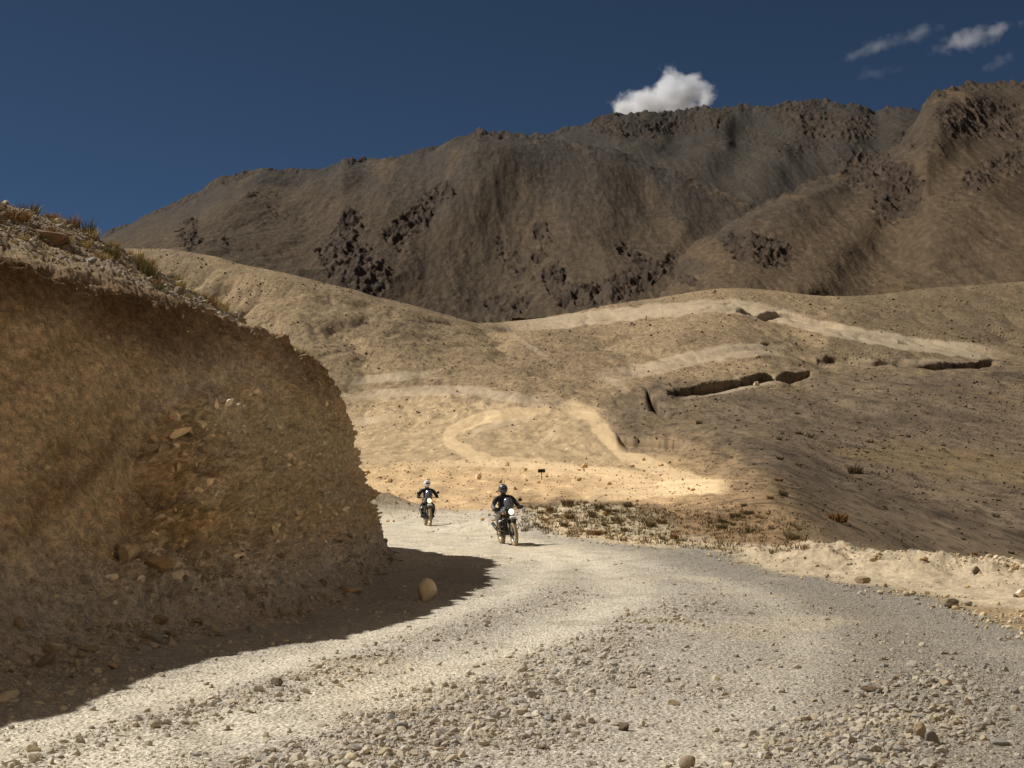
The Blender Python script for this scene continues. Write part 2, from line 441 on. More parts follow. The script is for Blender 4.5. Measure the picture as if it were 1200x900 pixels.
# ---- colour of the ground (albedo)
N = lambda sc, o, s: fbm2(X / sc, Y / sc, o, s)
def region(poly_pts, soft):
    """soft inside mask of a photo-space polygon evaluated on the surface points"""
    inside = np.zeros(PX.shape, bool); n = len(poly_pts)
    for i in range(n):
        x1, y1 = poly_pts[i]; x2, y2 = poly_pts[(i + 1) % n]
        c = ((y1 > PY) != (y2 > PY)) & (PX < (x2 - x1) * (PY - y1) / (y2 - y1 + 1e-9) + x1)
        inside ^= c
    d = polydist(PX, PY, poly_pts + [poly_pts[0]])[0]
    return sstep(-soft, soft, np.where(inside, d, -d) + soft * .8 * pn2(PX / 17, PY / 9, 55))
base = np.zeros(PX.shape + (3,), np.float32)
def mixc(m, c):
    global base
    m = m[..., None]
    base = base * (1 - m) + np.array(c, np.float32) * m
C_HILL = lin(156, 134, 102); C_HILL2 = lin(134, 114, 88); C_VAL = lin(176, 152, 117); C_SAND = lin(224, 194, 150); C_PALE = lin(200, 180, 150)
C_SLOPE = lin(119, 102, 80); C_SLOPE2 = lin(92, 78, 62); C_SCRUB = lin(150, 124, 92); C_BROWN = lin(104, 84, 60)
base[:] = C_HILL
mixc(sstep(.0, .35, fbm2(X / 30, Y / 110, 4, 301)) * .7, C_HILL2)
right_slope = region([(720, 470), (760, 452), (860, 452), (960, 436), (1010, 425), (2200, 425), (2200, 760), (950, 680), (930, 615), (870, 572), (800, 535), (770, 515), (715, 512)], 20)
upper_right = region([(870, 395), (960, 405), (1000, 330), (2200, 300), (2200, 430), (1000, 430), (930, 425)], 26)
valley = region([(380, 600), (390, 470), (470, 462), (600, 470), (700, 470), (740, 520), (800, 540), (880, 580), (760, 620), (600, 605)], 12)
mixc(valley * .85, C_VAL)
lower_val = region([(380, 620), (400, 548), (560, 545), (700, 548), (800, 560), (850, 580), (760, 605), (600, 612)], 6)
mixc(lower_val * .8, lin(200, 168, 125))
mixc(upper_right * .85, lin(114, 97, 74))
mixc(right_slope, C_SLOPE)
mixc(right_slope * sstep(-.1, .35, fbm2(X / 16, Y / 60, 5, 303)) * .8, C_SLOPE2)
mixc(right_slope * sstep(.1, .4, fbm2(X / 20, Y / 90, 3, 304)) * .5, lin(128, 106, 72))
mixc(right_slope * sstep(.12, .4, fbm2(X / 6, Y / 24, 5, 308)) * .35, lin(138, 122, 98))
scrubz = region([(600, 585), (700, 585), (760, 592), (860, 575), (935, 612), (965, 650), (930, 665), (830, 655), (740, 640), (660, 630), (600, 622)], 14)
transz = region([(770, 512), (820, 522), (870, 545), (920, 590), (955, 640), (900, 640), (860, 600), (800, 580), (770, 560)], 26)
mixc(transz * .8, lin(160, 134, 99))
mixc(scrubz, C_SCRUB); mixc(scrubz * sstep(.0, .3, N(2.2, 4, 306)) * .7, C_BROWN)
moundm = region([(600, 590), (700, 584), (770, 590), (800, 612), (760, 634), (680, 630), (610, 622)], 4)
mixc(moundm * .85, lin(120, 103, 80))
track_m = np.zeros(PX.shape)
TRACKS = [([(820, 572), (740, 562), (640, 546), (580, 541), (540, 527), (528, 508), (560, 492), (610, 484), (650, 477)], 7.5, C_SAND, .55),
          ([(650, 477), (688, 484), (702, 500), (718, 520), (752, 540), (800, 560), (860, 576)], 9, C_SAND, .55),
          ([(545, 522), (560, 505), (600, 495), (640, 488)], 3, C_PALE, .4), ([(600, 540), (640, 515), (660, 490)], 3, C_PALE, .3),
          ([(660, 582), (740, 576), (830, 570), (860, 572)], 9, C_SAND, .8),
          ([(440, 547), (560, 543), (700, 551), (800, 560)], 4, C_SAND, .6),
          ([(580, 380), (620, 405), (658, 432)], 2.6, C_PALE, .42), ([(688, 438), (722, 449), (738, 464)], 5, C_PALE, .35),
          ([(380, 470), (450, 461), (540, 457), (600, 466), (690, 476)], 6, C_PALE, .5),
          ([(390, 500), (440, 492), (470, 490)], 4, C_PALE, .5),
          ([(385, 449), (430, 445), (480, 440), (535, 437)], 5, C_PALE, .58),
          ([(690, 442), (760, 432), (830, 416), (885, 409), (930, 411)], 8.5, C_PALE, .5),
          ([(560, 382), (640, 379), (740, 367), (850, 359), (900, 366), (960, 382), (1040, 398), (1120, 409), (1185, 415)], 8.5, C_PALE, .58),
          ([(790, 462), (840, 456), (890, 445), (940, 437)], 3, C_PALE, .5), ([(960, 418), (1050, 424), (1170, 420)], 3, C_PALE, .35),
          ([(740, 519), (800, 518)], 3, lin(120, 108, 90), .6)]
for pts, w, c, a in TRACKS:
    tp = smooth_poly(pts, 8); d, tq, _ = polydist(PX, PY, tp)
    m = sstep(0, 9, tq) * sstep(0, 9, len(tp) - 1 - tq) * sstep(w * 1.12, w * .75, d + w * .3 * pn2(PX / 16, PY / 7, 77)) * (np.arange(R_)[:, None] >= nR - 110)
    mixc(m * a, c); track_m = np.maximum(track_m, m)
    rut = np.exp(-((np.abs(d) - w * .45) / (w * .15)) ** 2) * (w > 4)
    mixc(m * rut * a * .6, c * .66)
# stony grain of the slopes: dark stones and tufts, pale chips
sp = pn2(X / .5, Y / 2.6, 311); sp2 = pn2(X / .33, Y / 1.8, 312); sp3 = pn2(X / 1.1, Y / 5.5, 313)
midm = (np.arange(R_)[:, None] >= nR) * np.ones(PX.shape)
trackless = 1 - np.clip(lower_val * .6 + valley * .4, 0, .8)
spk = sstep(.32, .6, np.maximum(np.maximum(sp, sp2), sp3 * 1.0)) * midm * trackless * (1 - .65 * track_m)
base *= (1 - .45 * spk)[..., None]
pal = sstep(.4, .65, pn2(X / .7, Y / 3.5, 314)) * midm * .3 * (1 - track_m)
base *= (1 + pal)[..., None]
base *= (1 + .3 * np.clip(fbm2(X / 1.6, Y / 8, 4, 315) * 1.6, -1, 1) * midm * (1 - .6 * track_m))[..., None]
# near ground
base *= (.80 + .20 * np.maximum(valley, lower_val))[..., None]
nb = base[:nR]
road_c = np.empty(nb.shape, np.float32); road_c[:] = lin(168, 159, 144)
def mixn(m, c):
    global road_c
    m = m[..., None]; road_c = road_c * (1 - m) + np.array(c, np.float32) * m
Xn, Yn = X[:nR], Y[:nR]; PXn, PYn = PX[:nR], PY[:nR]
rightgrey = sstep(.5, 3.0, Xn - np.interp(Yn, [6, 12, 18, 25, 33, 45], [-.8, .2, 1.2, 2.2, 1.8, -1]))
mixn(rightgrey * .85, lin(126, 118, 104))
mixn(lane * .88, lin(198, 188, 168))
far_b = sstep(26, 36, Yn) * sstep(4.2, 1.5, Xn)
mixn(far_b * .75, lin(224, 210, 184))
mixn(sstep(.0, .35, fbm2(Xn / .8, Yn / 1.4, 4, 401)) * .35, lin(138, 128, 112))
mixn(sstep(.05, .4, fbm2(Xn / 2.5, Yn / 4, 3, 402)) * .3, lin(196, 178, 148))
edge_in = sstep(-2.2, -.3, off) * on_road
mixn(edge_in * .5, lin(138, 131, 120))
sand_c = np.empty_like(nb); sand_c[:] = lin(170, 154, 127)
sand_c *= (1 + .35 * fbm2(Xn / .5, Yn / .8, 4, 403))[..., None]
lum = sstep(.0, .4, fbm2(Xn / .35, Yn / .5, 3, 404))
sand_c *= (1 - .35 * lum * gauss(db, 1.2))[..., None]
berm_zone = sstep(3.6, 2.6, db + .8 * fbm2(Xn / 1.5, Yn / 1.5, 3, 405))
beyond = sstep(0, .8, off - .2)
nearmix = nb * (1 - berm_zone[..., None]) + sand_c * berm_zone[..., None]
pale_edge = gauss(db, .9) * sstep(36, 41, Yn)
nearmix = nearmix * (1 - .6 * pale_edge[..., None]) + lin(214, 190, 150) * .6 * pale_edge[..., None]
w_road = on_road * sstep(88, 80, Yn)
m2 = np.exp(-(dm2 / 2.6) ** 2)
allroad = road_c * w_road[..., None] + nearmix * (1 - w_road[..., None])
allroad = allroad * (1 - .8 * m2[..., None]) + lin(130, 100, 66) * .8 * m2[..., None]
gr = fbm2(Xn / .03, Yn / .05, 2, 410) * sstep(22, 10, Yn) + .8 * fbm2(Xn / .09, Yn / .16, 3, 411)
allroad *= (1 + .28 * np.clip(gr * 1.5, -1, 1) * (1 - .45 * lane))[..., None]
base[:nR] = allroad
GV = np.stack([X, Y, Zall], -1)
G_road = (on_road > .5) & (Yn < 82)

faces = grid_faces(R_, C_)
rr = (faces[:, 0] // C_); ccn = faces[:, 0] % C_
is_road = np.zeros(len(faces), bool)
nm = rr < nR - 1
is_road[nm] = G_road[rr[nm], ccn[nm]]
is_hill = rr >= nR + 150
M_ground = mat_terrain('stony_ground', [(9.0, .16, 'n'), (38.0, .16, 'n')], bump=.3, bdist=.05)
M_road = mat_terrain('gravel_road', [(26.0, .22, 'v'), (70.0, .28, 'c'), (8.0, .14, 'n')], bump=1.0, bdist=.035)
GVf = GV.reshape(-1, 3); Cf = base.reshape(-1, 3)
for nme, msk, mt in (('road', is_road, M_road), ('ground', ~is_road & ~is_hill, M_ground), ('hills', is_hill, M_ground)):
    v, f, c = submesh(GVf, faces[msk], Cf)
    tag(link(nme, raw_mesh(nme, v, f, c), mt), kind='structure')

def ground_at(xs, ys):
    """height of the built ground under plan points"""
    xs = np.atleast_1d(xs); ys = np.atleast_1d(ys)
    out = np.zeros(len(xs))
    ci = np.clip(np.searchsorted(T, xs / ys), 1, C_ - 1)
    for i in range(len(xs)):
        c = ci[i]; a = np.interp(ys[i], Y[:, c], Zall[:, c]); b = np.interp(ys[i], Y[:, c - 1], Zall[:, c - 1])
        q = (xs[i] / ys[i] - T[c - 1]) / (T[c] - T[c - 1] + 1e-12)
        out[i] = b + (a - b) * np.clip(q, 0, 1)
    return out

def surf_at(px, py, lo=6.0):
    """visible ground point at a photo pixel: march down the grid column from near to far"""
    t, _ = ts(px, py)
    c = int(np.clip(np.searchsorted(T, t), 0, C_ - 1))
    pr = PYF[:, c]
    i = np.where((pr <= py) & (Y[:, c] > lo))[0]
    r = int(i[0]) if len(i) else R_ - 12
    t2 = X[r, c] / Y[r, c]
    return float(X[r, c]), float(Y[r, c]), float(Zall[r, c])
PXF, PYF = proj(X, Y, Zall)

# far plain under everything so that the land reaches the horizon
ang = np.linspace(0, 2 * math.pi, 97)[:-1]
rad = np.array([0.0, 900, 2500, 6000, 12000, 30000])
pv = np.array([[r * math.cos(a), 500 + r * math.sin(a), -55.0] for r in rad[1:] for a in ang])
pf = []
for k in range(len(rad) - 2):
    for j in range(96):
        pf.append([k * 96 + j, k * 96 + (j + 1) % 96, (k + 1) * 96 + (j + 1) % 96, (k + 1) * 96 + j])
tag(link('plain', raw_mesh('plain', pv, np.array(pf), np.tile(lin(120, 100, 76), (len(pv), 1))), M_ground), kind='structure')
# ================================================================== MOUNTAINS
M_rock = mat_terrain('mountain_rock', [(.12, .2, 'n'), (.5, .22, 'n')], bump=.5, bdist=2.0)
OUTCROP = [  # photo polyline, half width px, strength
 ([(525, 222), (510, 232), (500, 248), (478, 258), (462, 275)], 11, 1.0), ([(412, 262), (402, 285), (415, 300), (440, 318), (432, 332)], 17, .95),
 ([(380, 296), (395, 318), (412, 330)], 12, .7), ([(500, 262), (470, 290)], 8, .5), ([(632, 266), (640, 288), (630, 300)], 9, .75), ([(590, 290), (615, 318), (610, 350), (580, 360)], 14, .6),
 ([(650, 322), (662, 345), (690, 345), (722, 338), (745, 325)], 15, .85), ([(726, 290), (750, 302), (768, 310)], 8, .85), ([(790, 300), (770, 322), (748, 338)], 7, .7),
 ([(868, 286), (890, 290), (915, 298)], 17, 1.0), ([(800, 328), (812, 330)], 6, .8), ([(1010, 200), (1045, 208), (1060, 225), (1045, 238)], 26, .85), ([(985, 190), (1020, 185)], 12, .5),
 ([(1140, 212), (1165, 200), (1185, 190), (1215, 180)], 14, .8), ([(1110, 235), (1130, 225)], 10, .5), ([(1120, 135), (1160, 140), (1215, 150)], 26, .72), ([(1060, 160), (1090, 170)], 14, .5),
 ([(920, 130), (960, 145), (1010, 150)], 20, .7), ([(880, 160), (930, 170), (980, 160)], 16, .5), ([(700, 145), (760, 150), (840, 140)], 14, .6), ([(820, 175), (860, 160)], 10, .35),
 ([(222, 270), (225, 280)], 15, .8), ([(255, 276), (262, 282)], 9, .5), ([(300, 225), (330, 250), (355, 262)], 14, .4), ([(180, 245), (205, 238), (250, 218), (300, 198)], 6, .5),
 ([(380, 192), (402, 189), (430, 190)], 5, .6), ([(545, 156), (565, 154), (590, 158)], 6, .6), ([(150, 262), (120, 277)], 4, .4), ([(700, 138), (760, 131), (860, 123), (960, 119)], 5, .5),
 ([(1090, 112), (1130, 100), (1215, 98)], 8, .5), ([(540, 345), (600, 345)], 12, .3), ([(1000, 240), (960, 252)], 10, .3), ([(340, 300), (300, 290)], 10, .3)]
M1 = [(-700, 420, 1700), (-100, 385, 1750), (60, 312, 1750), (118, 278, 1750), (150, 262, 1740), (200, 240, 1720), (230, 225, 1700), (262, 207, 1700), (300, 197, 1690), (340, 196, 1690), (385, 195, 1680),
      (402, 188, 1680), (425, 190, 1680), (455, 182, 1660), (500, 176, 1650), (530, 163, 1640), (560, 152, 1640), (600, 154, 1630), (640, 160, 1620), (680, 168, 1600), (720, 176, 1580),
      (760, 188, 1550), (800, 202, 1500), (840, 218, 1450), (880, 241, 1400), (920, 266, 1350), (1000, 320, 1300), (1100, 380, 1250)]
M2 = [(380, 215, 3200), (500, 176, 3200), (560, 168, 3200), (620, 157, 3200), (650, 155, 3200), (690, 143, 3150), (712, 135, 3150), (722, 132, 3150), (760, 131, 3150), (800, 128, 3150), (830, 124, 3150),
      (850, 121, 3150), (862, 125, 3150), (900, 122, 3100), (935, 118, 3100), (960, 119, 3100), (1000, 122, 3050), (1030, 130, 3050), (1055, 127, 3000), (1075, 126, 3000), (1110, 134, 2950), (1160, 150, 2900), (1300, 200, 2900)]
M3 = [(600, 410, 1000), (680, 388, 1030), (740, 352, 1060), (770, 326, 1080), (800, 300, 1120), (840, 270, 1180), (880, 245, 1230), (920, 227, 1290), (960, 209, 1370), (1000, 196, 1460), (1030, 184, 1530), (1050, 170, 1580),
      (1070, 145, 1640), (1085, 118, 1690), (1100, 107, 1730), (1130, 96, 1800), (1160, 96, 1830), (1200, 94, 1850), (1260, 92, 1850), (1400, 115, 1850), (1700, 150, 2000), (2200, 250, 1900)]

def mountain(name, crest, px0, px1, step, nrow, base_fn, c_lo, c_hi, c_acc, seed, big, prof, cmul, spurs, nback=24):
    pxs = np.concatenate([np.arange(px0, max(px0, -60), 12.0), np.arange(max(px0, -60), min(px1, 1290), step), np.arange(min(px1, 1290), px1, 12.0)])
    Tt = (pxs - 600) / F / CP
    q = np.array([[*map(float, ts(p[0], p[1])), p[2]] for p in crest])
    Dk = np.interp(Tt, q[:, 0], q[:, 2]); Sk = np.interp(Tt, q[:, 0], q[:, 1])
    k2 = np.hanning(41); k2 /= k2.sum()
    Dk = np.convolve(np.pad(Dk, 20, 'edge'), k2, 'valid')
    k2 = np.hanning(7); k2 /= k2.sum()
    Zk = CAMZ + np.convolve(np.pad(Sk, 3, 'edge'), k2, 'valid') * Dk
    Db, Zb = base_fn(pxs)
    v = np.linspace(0, 1, nrow)[:, None]
    D = Db[None] + (Dk - Db)[None] * v
    Zr = Zb[None] + (Zk - Zb)[None] * (prof * v + (1 - prof) * v ** 1.9)
    vb = np.linspace(0, 1, nback)[1:, None]
    D = np.concatenate([D, Dk[None] * (1 + .35 * vb)]); Zr = np.concatenate([Zr, Zk[None] - (Zk * .55)[None] * vb])
    vv = np.concatenate([v, 1 + vb])
    pxm, pym = proj(Tt[None] * D, D, Zr); ks = np.zeros_like(D)
    for pts, wl, wr, a in spurs:          # buttresses standing out of the face, gullies (negative) between them
        d, _, _ = polydist(pxm, pym, pts)
        rt = sstep(-30, 30, pxm - np.interp(pym, [q_[1] for q_ in pts], [q_[0] for q_ in pts]))
        ks += .75 * a * np.exp(-(d / (wl + (wr - wl) * rt)) ** 2)
    ks *= sstep(0, .25, vv) * (1 - .85 * sstep(.9, 1.0, vv)) * (vv <= 1)
    Zr = CAMZ + (Zr - CAMZ) * (1 - ks); D = D * (1 - ks)
    X = Tt[None] * D; Y = D
    keep = sstep(1.0, .80, vv) * sstep(0, .12, vv)
    # gullies and spurs that run down the slope: warped ridged relief
    wx = X + 40 * fbm2(X / 300, Y / 500, 2, seed); wy = Y + 60 * fbm2(X / 420, Y / 420, 3, seed + 1)
    g0 = .8 * fbm2(X / 200, Y / 300, 2, seed + 6)
    rel = .75 * big * fbm2(wx / 300, wy / 800, 3, seed + 3) + .15 * big * fbm2(wx / 90, wy / 380, 4, seed + 4) + .05 * big * (ridge2(wx / 60, wy / 420, 3, seed + 5) - .4)
    Zr = Zr + rel * keep * np.clip((Zk - Zb) / 250, .15, 1)[None]
    PX, PY = proj(X, Y, Zr)
    rock = np.zeros_like(X)
    for pts, w, a in OUTCROP:
        d, _, _ = polydist(PX, PY, smooth_poly(pts, 6))
        rock = np.maximum(rock, a * sstep(w * 1.7, w * .3, d))
    n1 = fbm2(X / 18 + .6 * pn2(X / 60, Y / 60, 3), Y / 56, 5, seed + 9, gain=.68)
    natural = .18 * sstep(.1, .5, fbm2(X / 150, Y / 200, 3, seed + 10)) + .14 * sstep(.93, 1.0, vv) * (vv <= 1)
    rk = sstep(.36, .70, np.maximum(rock * .98, natural * .72) + .62 * n1)
    crag = ridge2(X / 17, Y / 46, 5, seed + 11, gain=.62) * 10 + 7 * fbm2(X / 7, Y / 18, 4, seed + 12, gain=.66)
    edge = np.where(vv <= 1, 1, .3)
    Zr = Zr + rk * (crag - 4) * edge * (.55 + .25 * (D / 1500)) + 1.8 * fbm2(X / 9, Y / 40, 5, seed + 13, gain=.68)
    Zr = Zr + 15 * sstep(.9, 1, vv) * (vv <= 1.0001) * (fbm2(X / 45, Y / 90, 6, seed + 14, gain=.62)) * (D / 2000)
    g1 = fbm2(X / 110, Y / 420, 5, seed + 20); g2 = fbm2(X / 40, Y / 190, 5, seed + 21)
    hgt = np.clip((vv - .55) / .4 + .5 * g1, 0, 1)
    col = c_lo * (1 - hgt[..., None]) + c_hi * hgt[..., None]
    acc = sstep(.08, .4, g2 + .4 * g1)[..., None]
    col = col * (1 - .6 * acc) + c_acc * .6 * acc
    # talus streaks running down the slope
    st = fbm2(X / 14 + 1.6 * g1, Y / 190, 4, seed + 23)
    col = col * (1 + .16 * np.clip(st * 1.6, -1, 1))[..., None]
    col = col * (1 + .36 * np.clip(fbm2(X / 4, Y / 16, 4, seed + 22, gain=.65) * 1.6, -1, 1))[..., None]
    rc = np.array(lin(62, 52, 43)) * (1 + .7 * np.clip(fbm2(X / 14, Y / 20, 4, seed + 30) * 1.6, -1, 1.3))[..., None]
    red = sstep(.1, .4, fbm2(X / 50, Y / 60, 3, seed + 31))[..., None]
    rc = rc * (1 - .5 * red) + np.array(lin(78, 62, 48)) * .5 * red
    spk = sstep(.30, .5, pn2(X / 3.0, Y / 13, seed + 40)) * np.clip(.25 + 1.2 * rock + .5 * sstep(.0, .35, fbm2(X / 70, Y / 200, 3, seed + 41)), 0, 1)
    col = col * (1 - .5 * spk[..., None]) * (1 + .35 * sstep(.35, .55, pn2(X / 4, Y / 15, seed + 42)) * .6)[..., None]
    col = col * cmul
    rkc = rk[..., None] * .85; col = col * (1 - rkc) + rc * rkc
    V = np.stack([X, Y, Zr], -1).reshape(-1, 3)
    o = link(name, raw_mesh(name, V, grid_faces(*X.shape), col.reshape(-1, 3)), M_rock)
    tag(o, kind='structure')
    return o

crest_py = lambda p: np.interp(p, [c[0] for c in CR], [c[1] for c in CR])
def base1(p):
    D = np.full(p.shape, 900.0); t, s = ts(p, crest_py(p) + 26); return D, CAMZ + s * D
def base2(p):
    D = np.full(p.shape, 1950.0); t, s = ts(p, 290 + 0 * p); return D, CAMZ + s * D
def base3(p):
    D = np.interp(p, [600, 740, 900, 1200, 2200], [860, 860, 850, 830, 820.]); t, s = ts(p, np.minimum(crest_py(p) + 24, 372)); return D, CAMZ + s * D
mountain('mountain', M1, -700, 1100, 1.25, 300, base1, lin(84, 71, 55), lin(72, 65, 57), lin(96, 80, 60), 500, 46, .75, .78,
         [([(562, 160), (545, 200), (520, 232), (470, 270), (420, 310)], 70, 55, .075), ([(300, 200), (270, 240), (235, 285)], 60, 40, .05), ([(400, 192), (410, 225), (400, 262)], 45, 35, .035), ([(690, 172), (700, 220), (690, 280), (720, 330)], 90, 50, .06), ([(350, 240), (370, 290)], 40, 40, -.03), ([(790, 205), (800, 240), (770, 290)], 50, 30, .03), ([(600, 260), (590, 330)], 45, 45, -.03)])
mountain('mountain', M2, 380, 1300, 1.25, 240, base2, lin(74, 67, 58), lin(68, 63, 56), lin(84, 75, 63), 600, 70, .8, .70,
         [([(720, 135), (730, 165), (760, 205)], 55, 45, .03), ([(850, 124), (840, 160), (820, 195)], 50, 45, .025), ([(940, 120), (930, 150), (900, 200)], 45, 30, .04), ([(1000, 125), (990, 160)], 35, 25, .03), ([(800, 135), (790, 180)], 25, 25, -.025), ([(890, 130), (870, 180), (850, 220)], 25, 25, -.03)])
mountain('mountain', M3, 600, 2200, 1.25, 330, base3, lin(96, 80, 60), lin(82, 71, 58), lin(110, 90, 66), 700, 38, .75, .74,
         [([(965, 215), (905, 262), (850, 318)], 50, 70, .06), ([(1130, 100), (1085, 165), (1045, 205), (1000, 262), (930, 330)], 60, 45, .08), ([(1240, 150), (1150, 215), (1080, 290), (1010, 340)], 60, 50, .05), ([(1000, 225), (950, 285), (905, 335)], 32, 32, -.035), ([(1130, 190), (1060, 270), (1000, 320)], 30, 30, -.03)])
# ================================================================== THE CUT BANK
FOOT = [(-10.5, 0), (-8.4, 4), (-6.9, 8.5), (-5.85, 12.5), (-5.1, 15.2), (-4.3, 17.4), (-3.5, 20), (-3.1, 24.5), (-3.0, 29.5), (-3.1, 33.5), (-3.6, 37.5), (-5, 41.5), (-9, 45), (-16, 47.5), (-30, 49)]
LIP = [(-13, 1.0, 5.0), (-10.6, 5.2, 5.1), (-9.1, 9.8, 5.0), (-8.0, 13.8, 4.8), (-7.1, 16.3, 4.62), (-6.2, 18.2, 4.57), (-5.35, 20.6, 4.55), (-4.75, 25, 4.55), (-4.6, 30.2, 4.55), (-4.45, 33.0, 4.5), (-5.2, 35.4, 4.1), (-7, 38, 4.2), (-9.8, 40, 4.5), (-16, 43, 5), (-30, 44, 6)]
CRST = [(-18, 4, 7.6), (-16, 8, 7.5), (-14, 13, 7.35), (-11.6, 18, 7.1), (-9.8, 21.5, 6.85), (-8.7, 24, 6.62), (-7.9, 25.6, 6.38), (-6.6, 27.4, 5.68), (-5.3, 30.6, 4.85), (-4.95, 33, 4.52), (-5.6, 35, 4.3), (-7.5, 36.5, 4.6), (-10, 38, 5), (-16, 40, 6), (-30, 40, 7)]
def resamp(P, u):
    q = smooth_poly(P, 24); k = np.linspace(0, len(P) - 1, len(q))
    return np.stack([np.interp(u, k, q[:, j]) for j in range(q.shape[1])], 1)
uu = np.concatenate([np.linspace(0, 2, 40)[:-1], np.linspace(2, 3.4, 110)[:-1], np.linspace(3.4, 9.2, 760)[:-1], np.linspace(9.2, 11, 130)[:-1], np.linspace(11, 14, 30)])
Ft, Lp, Cr_ = resamp(FOOT, uu), resamp(LIP, uu), resamp(CRST, uu)
kk = np.hanning(25); kk /= kk.sum()
def sm(A): return np.stack([np.convolve(np.pad(A[:, j], 12, 'edge'), kk, 'valid') for j in range(A.shape[1])], 1)
Ft, Lp, Cr_ = sm(Ft), sm(Lp), sm(Cr_)
Ft3 = np.concatenate([Ft, np.zeros((len(uu), 1))], 1)
inw = Lp - Ft3; hgt_ = Lp[:, 2:3]; inxy = inw.copy(); inxy[:, 2] = 0
li = np.linalg.norm(inxy, axis=1, keepdims=True); idir = inxy / li
bk = np.where(uu[:, None] < 8.6, np.array([[-4., 2.0, -1.0]]), np.array([[-2., -1., -.8]]))
tal = np.interp(uu, [0, 5, 6.5, 8, 14], [1.3, 1.2, .9, .5, .5])[:, None]
P = [Ft3 - idir * tal + np.array([0, 0, -.12]), Ft3 - idir * tal * .42 + np.array([0, 0, .1]), Ft3 + inxy * .06 + np.array([0, 0, .55]), Ft3 + inxy * .30 + hgt_ * np.array([0, 0, .30]),
     Ft3 + inxy * .62 + hgt_ * np.array([0, 0, .635]), Ft3 + inxy * .88 + hgt_ * np.array([0, 0, .89]), Lp + idir * .12, Lp + (Cr_ - Lp) * .5, Cr_, Cr_ + bk * .35 + np.array([0, 0, .12]), Cr_ + bk]
P = np.array(P)                                   # (11, U, 3)
nv = [30, 30, 56, 84, 80, 70, 26, 70, 60, 14]
vv = np.concatenate([np.linspace(k, k + 1, n + 1)[:-1] for k, n in enumerate(nv)] + [np.array([10.0])])
j0 = np.minimum(vv.astype(int), 9); fq2 = (vv - j0)[:, None, None]
p1, p2 = P[j0], P[j0 + 1]; p0 = P[np.maximum(j0 - 1, 0)]; p3 = P[np.minimum(j0 + 2, 10)]
B = 0.5 * (2 * p1 + (-p0 + p2) * fq2 + (2 * p0 - 5 * p1 + 4 * p2 - p3) * fq2 ** 2 + (-p0 + 3 * p1 - 3 * p2 + p3) * fq2 ** 3)
B = .6 * B + .4 * (p1 + (p2 - p1) * fq2)
def normals(B):
    du = np.gradient(B, axis=1); dv = np.gradient(B, axis=0)
    n = np.cross(du, dv); n /= np.linalg.norm(n, axis=2, keepdims=True) + 1e-9
    return n
NB = normals(B)
if NB[150, 400, 0] < 0: NB = -NB
vB = np.broadcast_to(vv[:, None], B.shape[:2])
bpx, bqy = proj(B[..., 0], B[..., 1], B[..., 2])
x, y, z = B[..., 0], B[..., 1], B[..., 2]
face = sstep(1.0, 2.6, vB) * sstep(6.35, 5.9, vB); top = sstep(6.0, 6.5, vB); talus = sstep(2.9, 1.4, vB)
# photo-space extent of the craggy rock: everything right of this broken line is jointed rock, left of it a chute of fines
bl_ = np.interp(bqy, [300, 440, 480, 520, 560, 600, 640, 680, 720, 760], [330, 270, 205, 178, 172, 178, 150, 132, 128, 140])
craggy = sstep(-14, 12, bpx - bl_ + 18 * pn3(x * 1.2, y * 1.2, z * 1.2, 3)) * face
upper = sstep(0, 110, (bpx - 0) * .55 + 300 + 60 - bqy)      # soft earth under the turf
craggy *= 1 - .75 * upper * sstep(420, 300, bpx)
craggy = np.maximum(craggy, .35 * face * sstep(-30, 30, bpx - 235))
# broad bulges and chutes
disp = face * (.30 * fbm3(x / 2.6, y / 2.6, z / 3.6, 3, 11) + .10 * fbm3(x / .8, y / .8, z / 1.2, 3, 12))
disp += .16 * sstep(-8, 8, bpx - bl_) * sstep(.0, .4, (bpx - bl_) / 60.0 * 0 + 1) * sstep(bl_ + 330, bl_, bpx) * face * sstep(430, 520, bqy)
# jointed blocks, bedding dips away to the right
ca, sa = math.cos(.75), math.sin(.75)
a_ = (y * ca - z * sa); b_ = (y * sa + z * ca)
wz = .35 * fbm3(x * .9, y * .9, z * .9, 3, 15)
f1, f2, idr = worley3(x * 1.5 + wz, a_ * 1.0 + wz, b_ * 2.3 + wz, 5)
g1_, g2_, idr2 = worley3(x * 3.6 + wz * 2, a_ * 2.6 + wz, b_ * 5.8 + wz, 6)
h1_, h2_, idr3 = worley3(x * 9, a_ * 7 + wz, b_ * 13 + wz, 7)
crack = sstep(.22, .0, f2 - f1); crack2 = sstep(.2, .0, g2_ - g1_)
stream = sstep(-.05, .35, fbm3(x * .7, y * .7, z * .7, 3, 27))
r1 = ridge3(x * 1.0 + wz, a_ * .55 + wz, b_ * 1.25, 4, 41, .6); r2 = ridge3(x * 2.6, a_ * 1.5 + wz, b_ * 3.4, 4, 42, .6)
fb = fbm3(x * 3.2, a_ * 2.4, b_ * 4.2, 5, 43, .62); fine = fbm3(x * 11, a_ * 8, b_ * 14, 3, 44, .6)
sawq = b_ * 1.25 + .9 * fbm3(x * .5, y * .5, z * .5, 3, 47) + .25 * fbm3(x * 2.2, y * 2.2, z * 2.2, 3, 48); saw = sawq - np.floor(sawq)
saw = np.where(saw < .8, saw / .8, (1 - saw) / .2)
fur = fbm3(y * 1.5 + .35 * z, z * .28, x * .3, 4, 51, .6); fur2 = 1 - np.abs(pn3(y * 2.6 + .6 * z + wz, z * .4, x * .3, 52)) * 2
hi_face = face * sstep(150, 260, bpx) * sstep(660, 600, bqy)
disp += hi_face * (.34 * fur + .12 * (fur2 - .4))
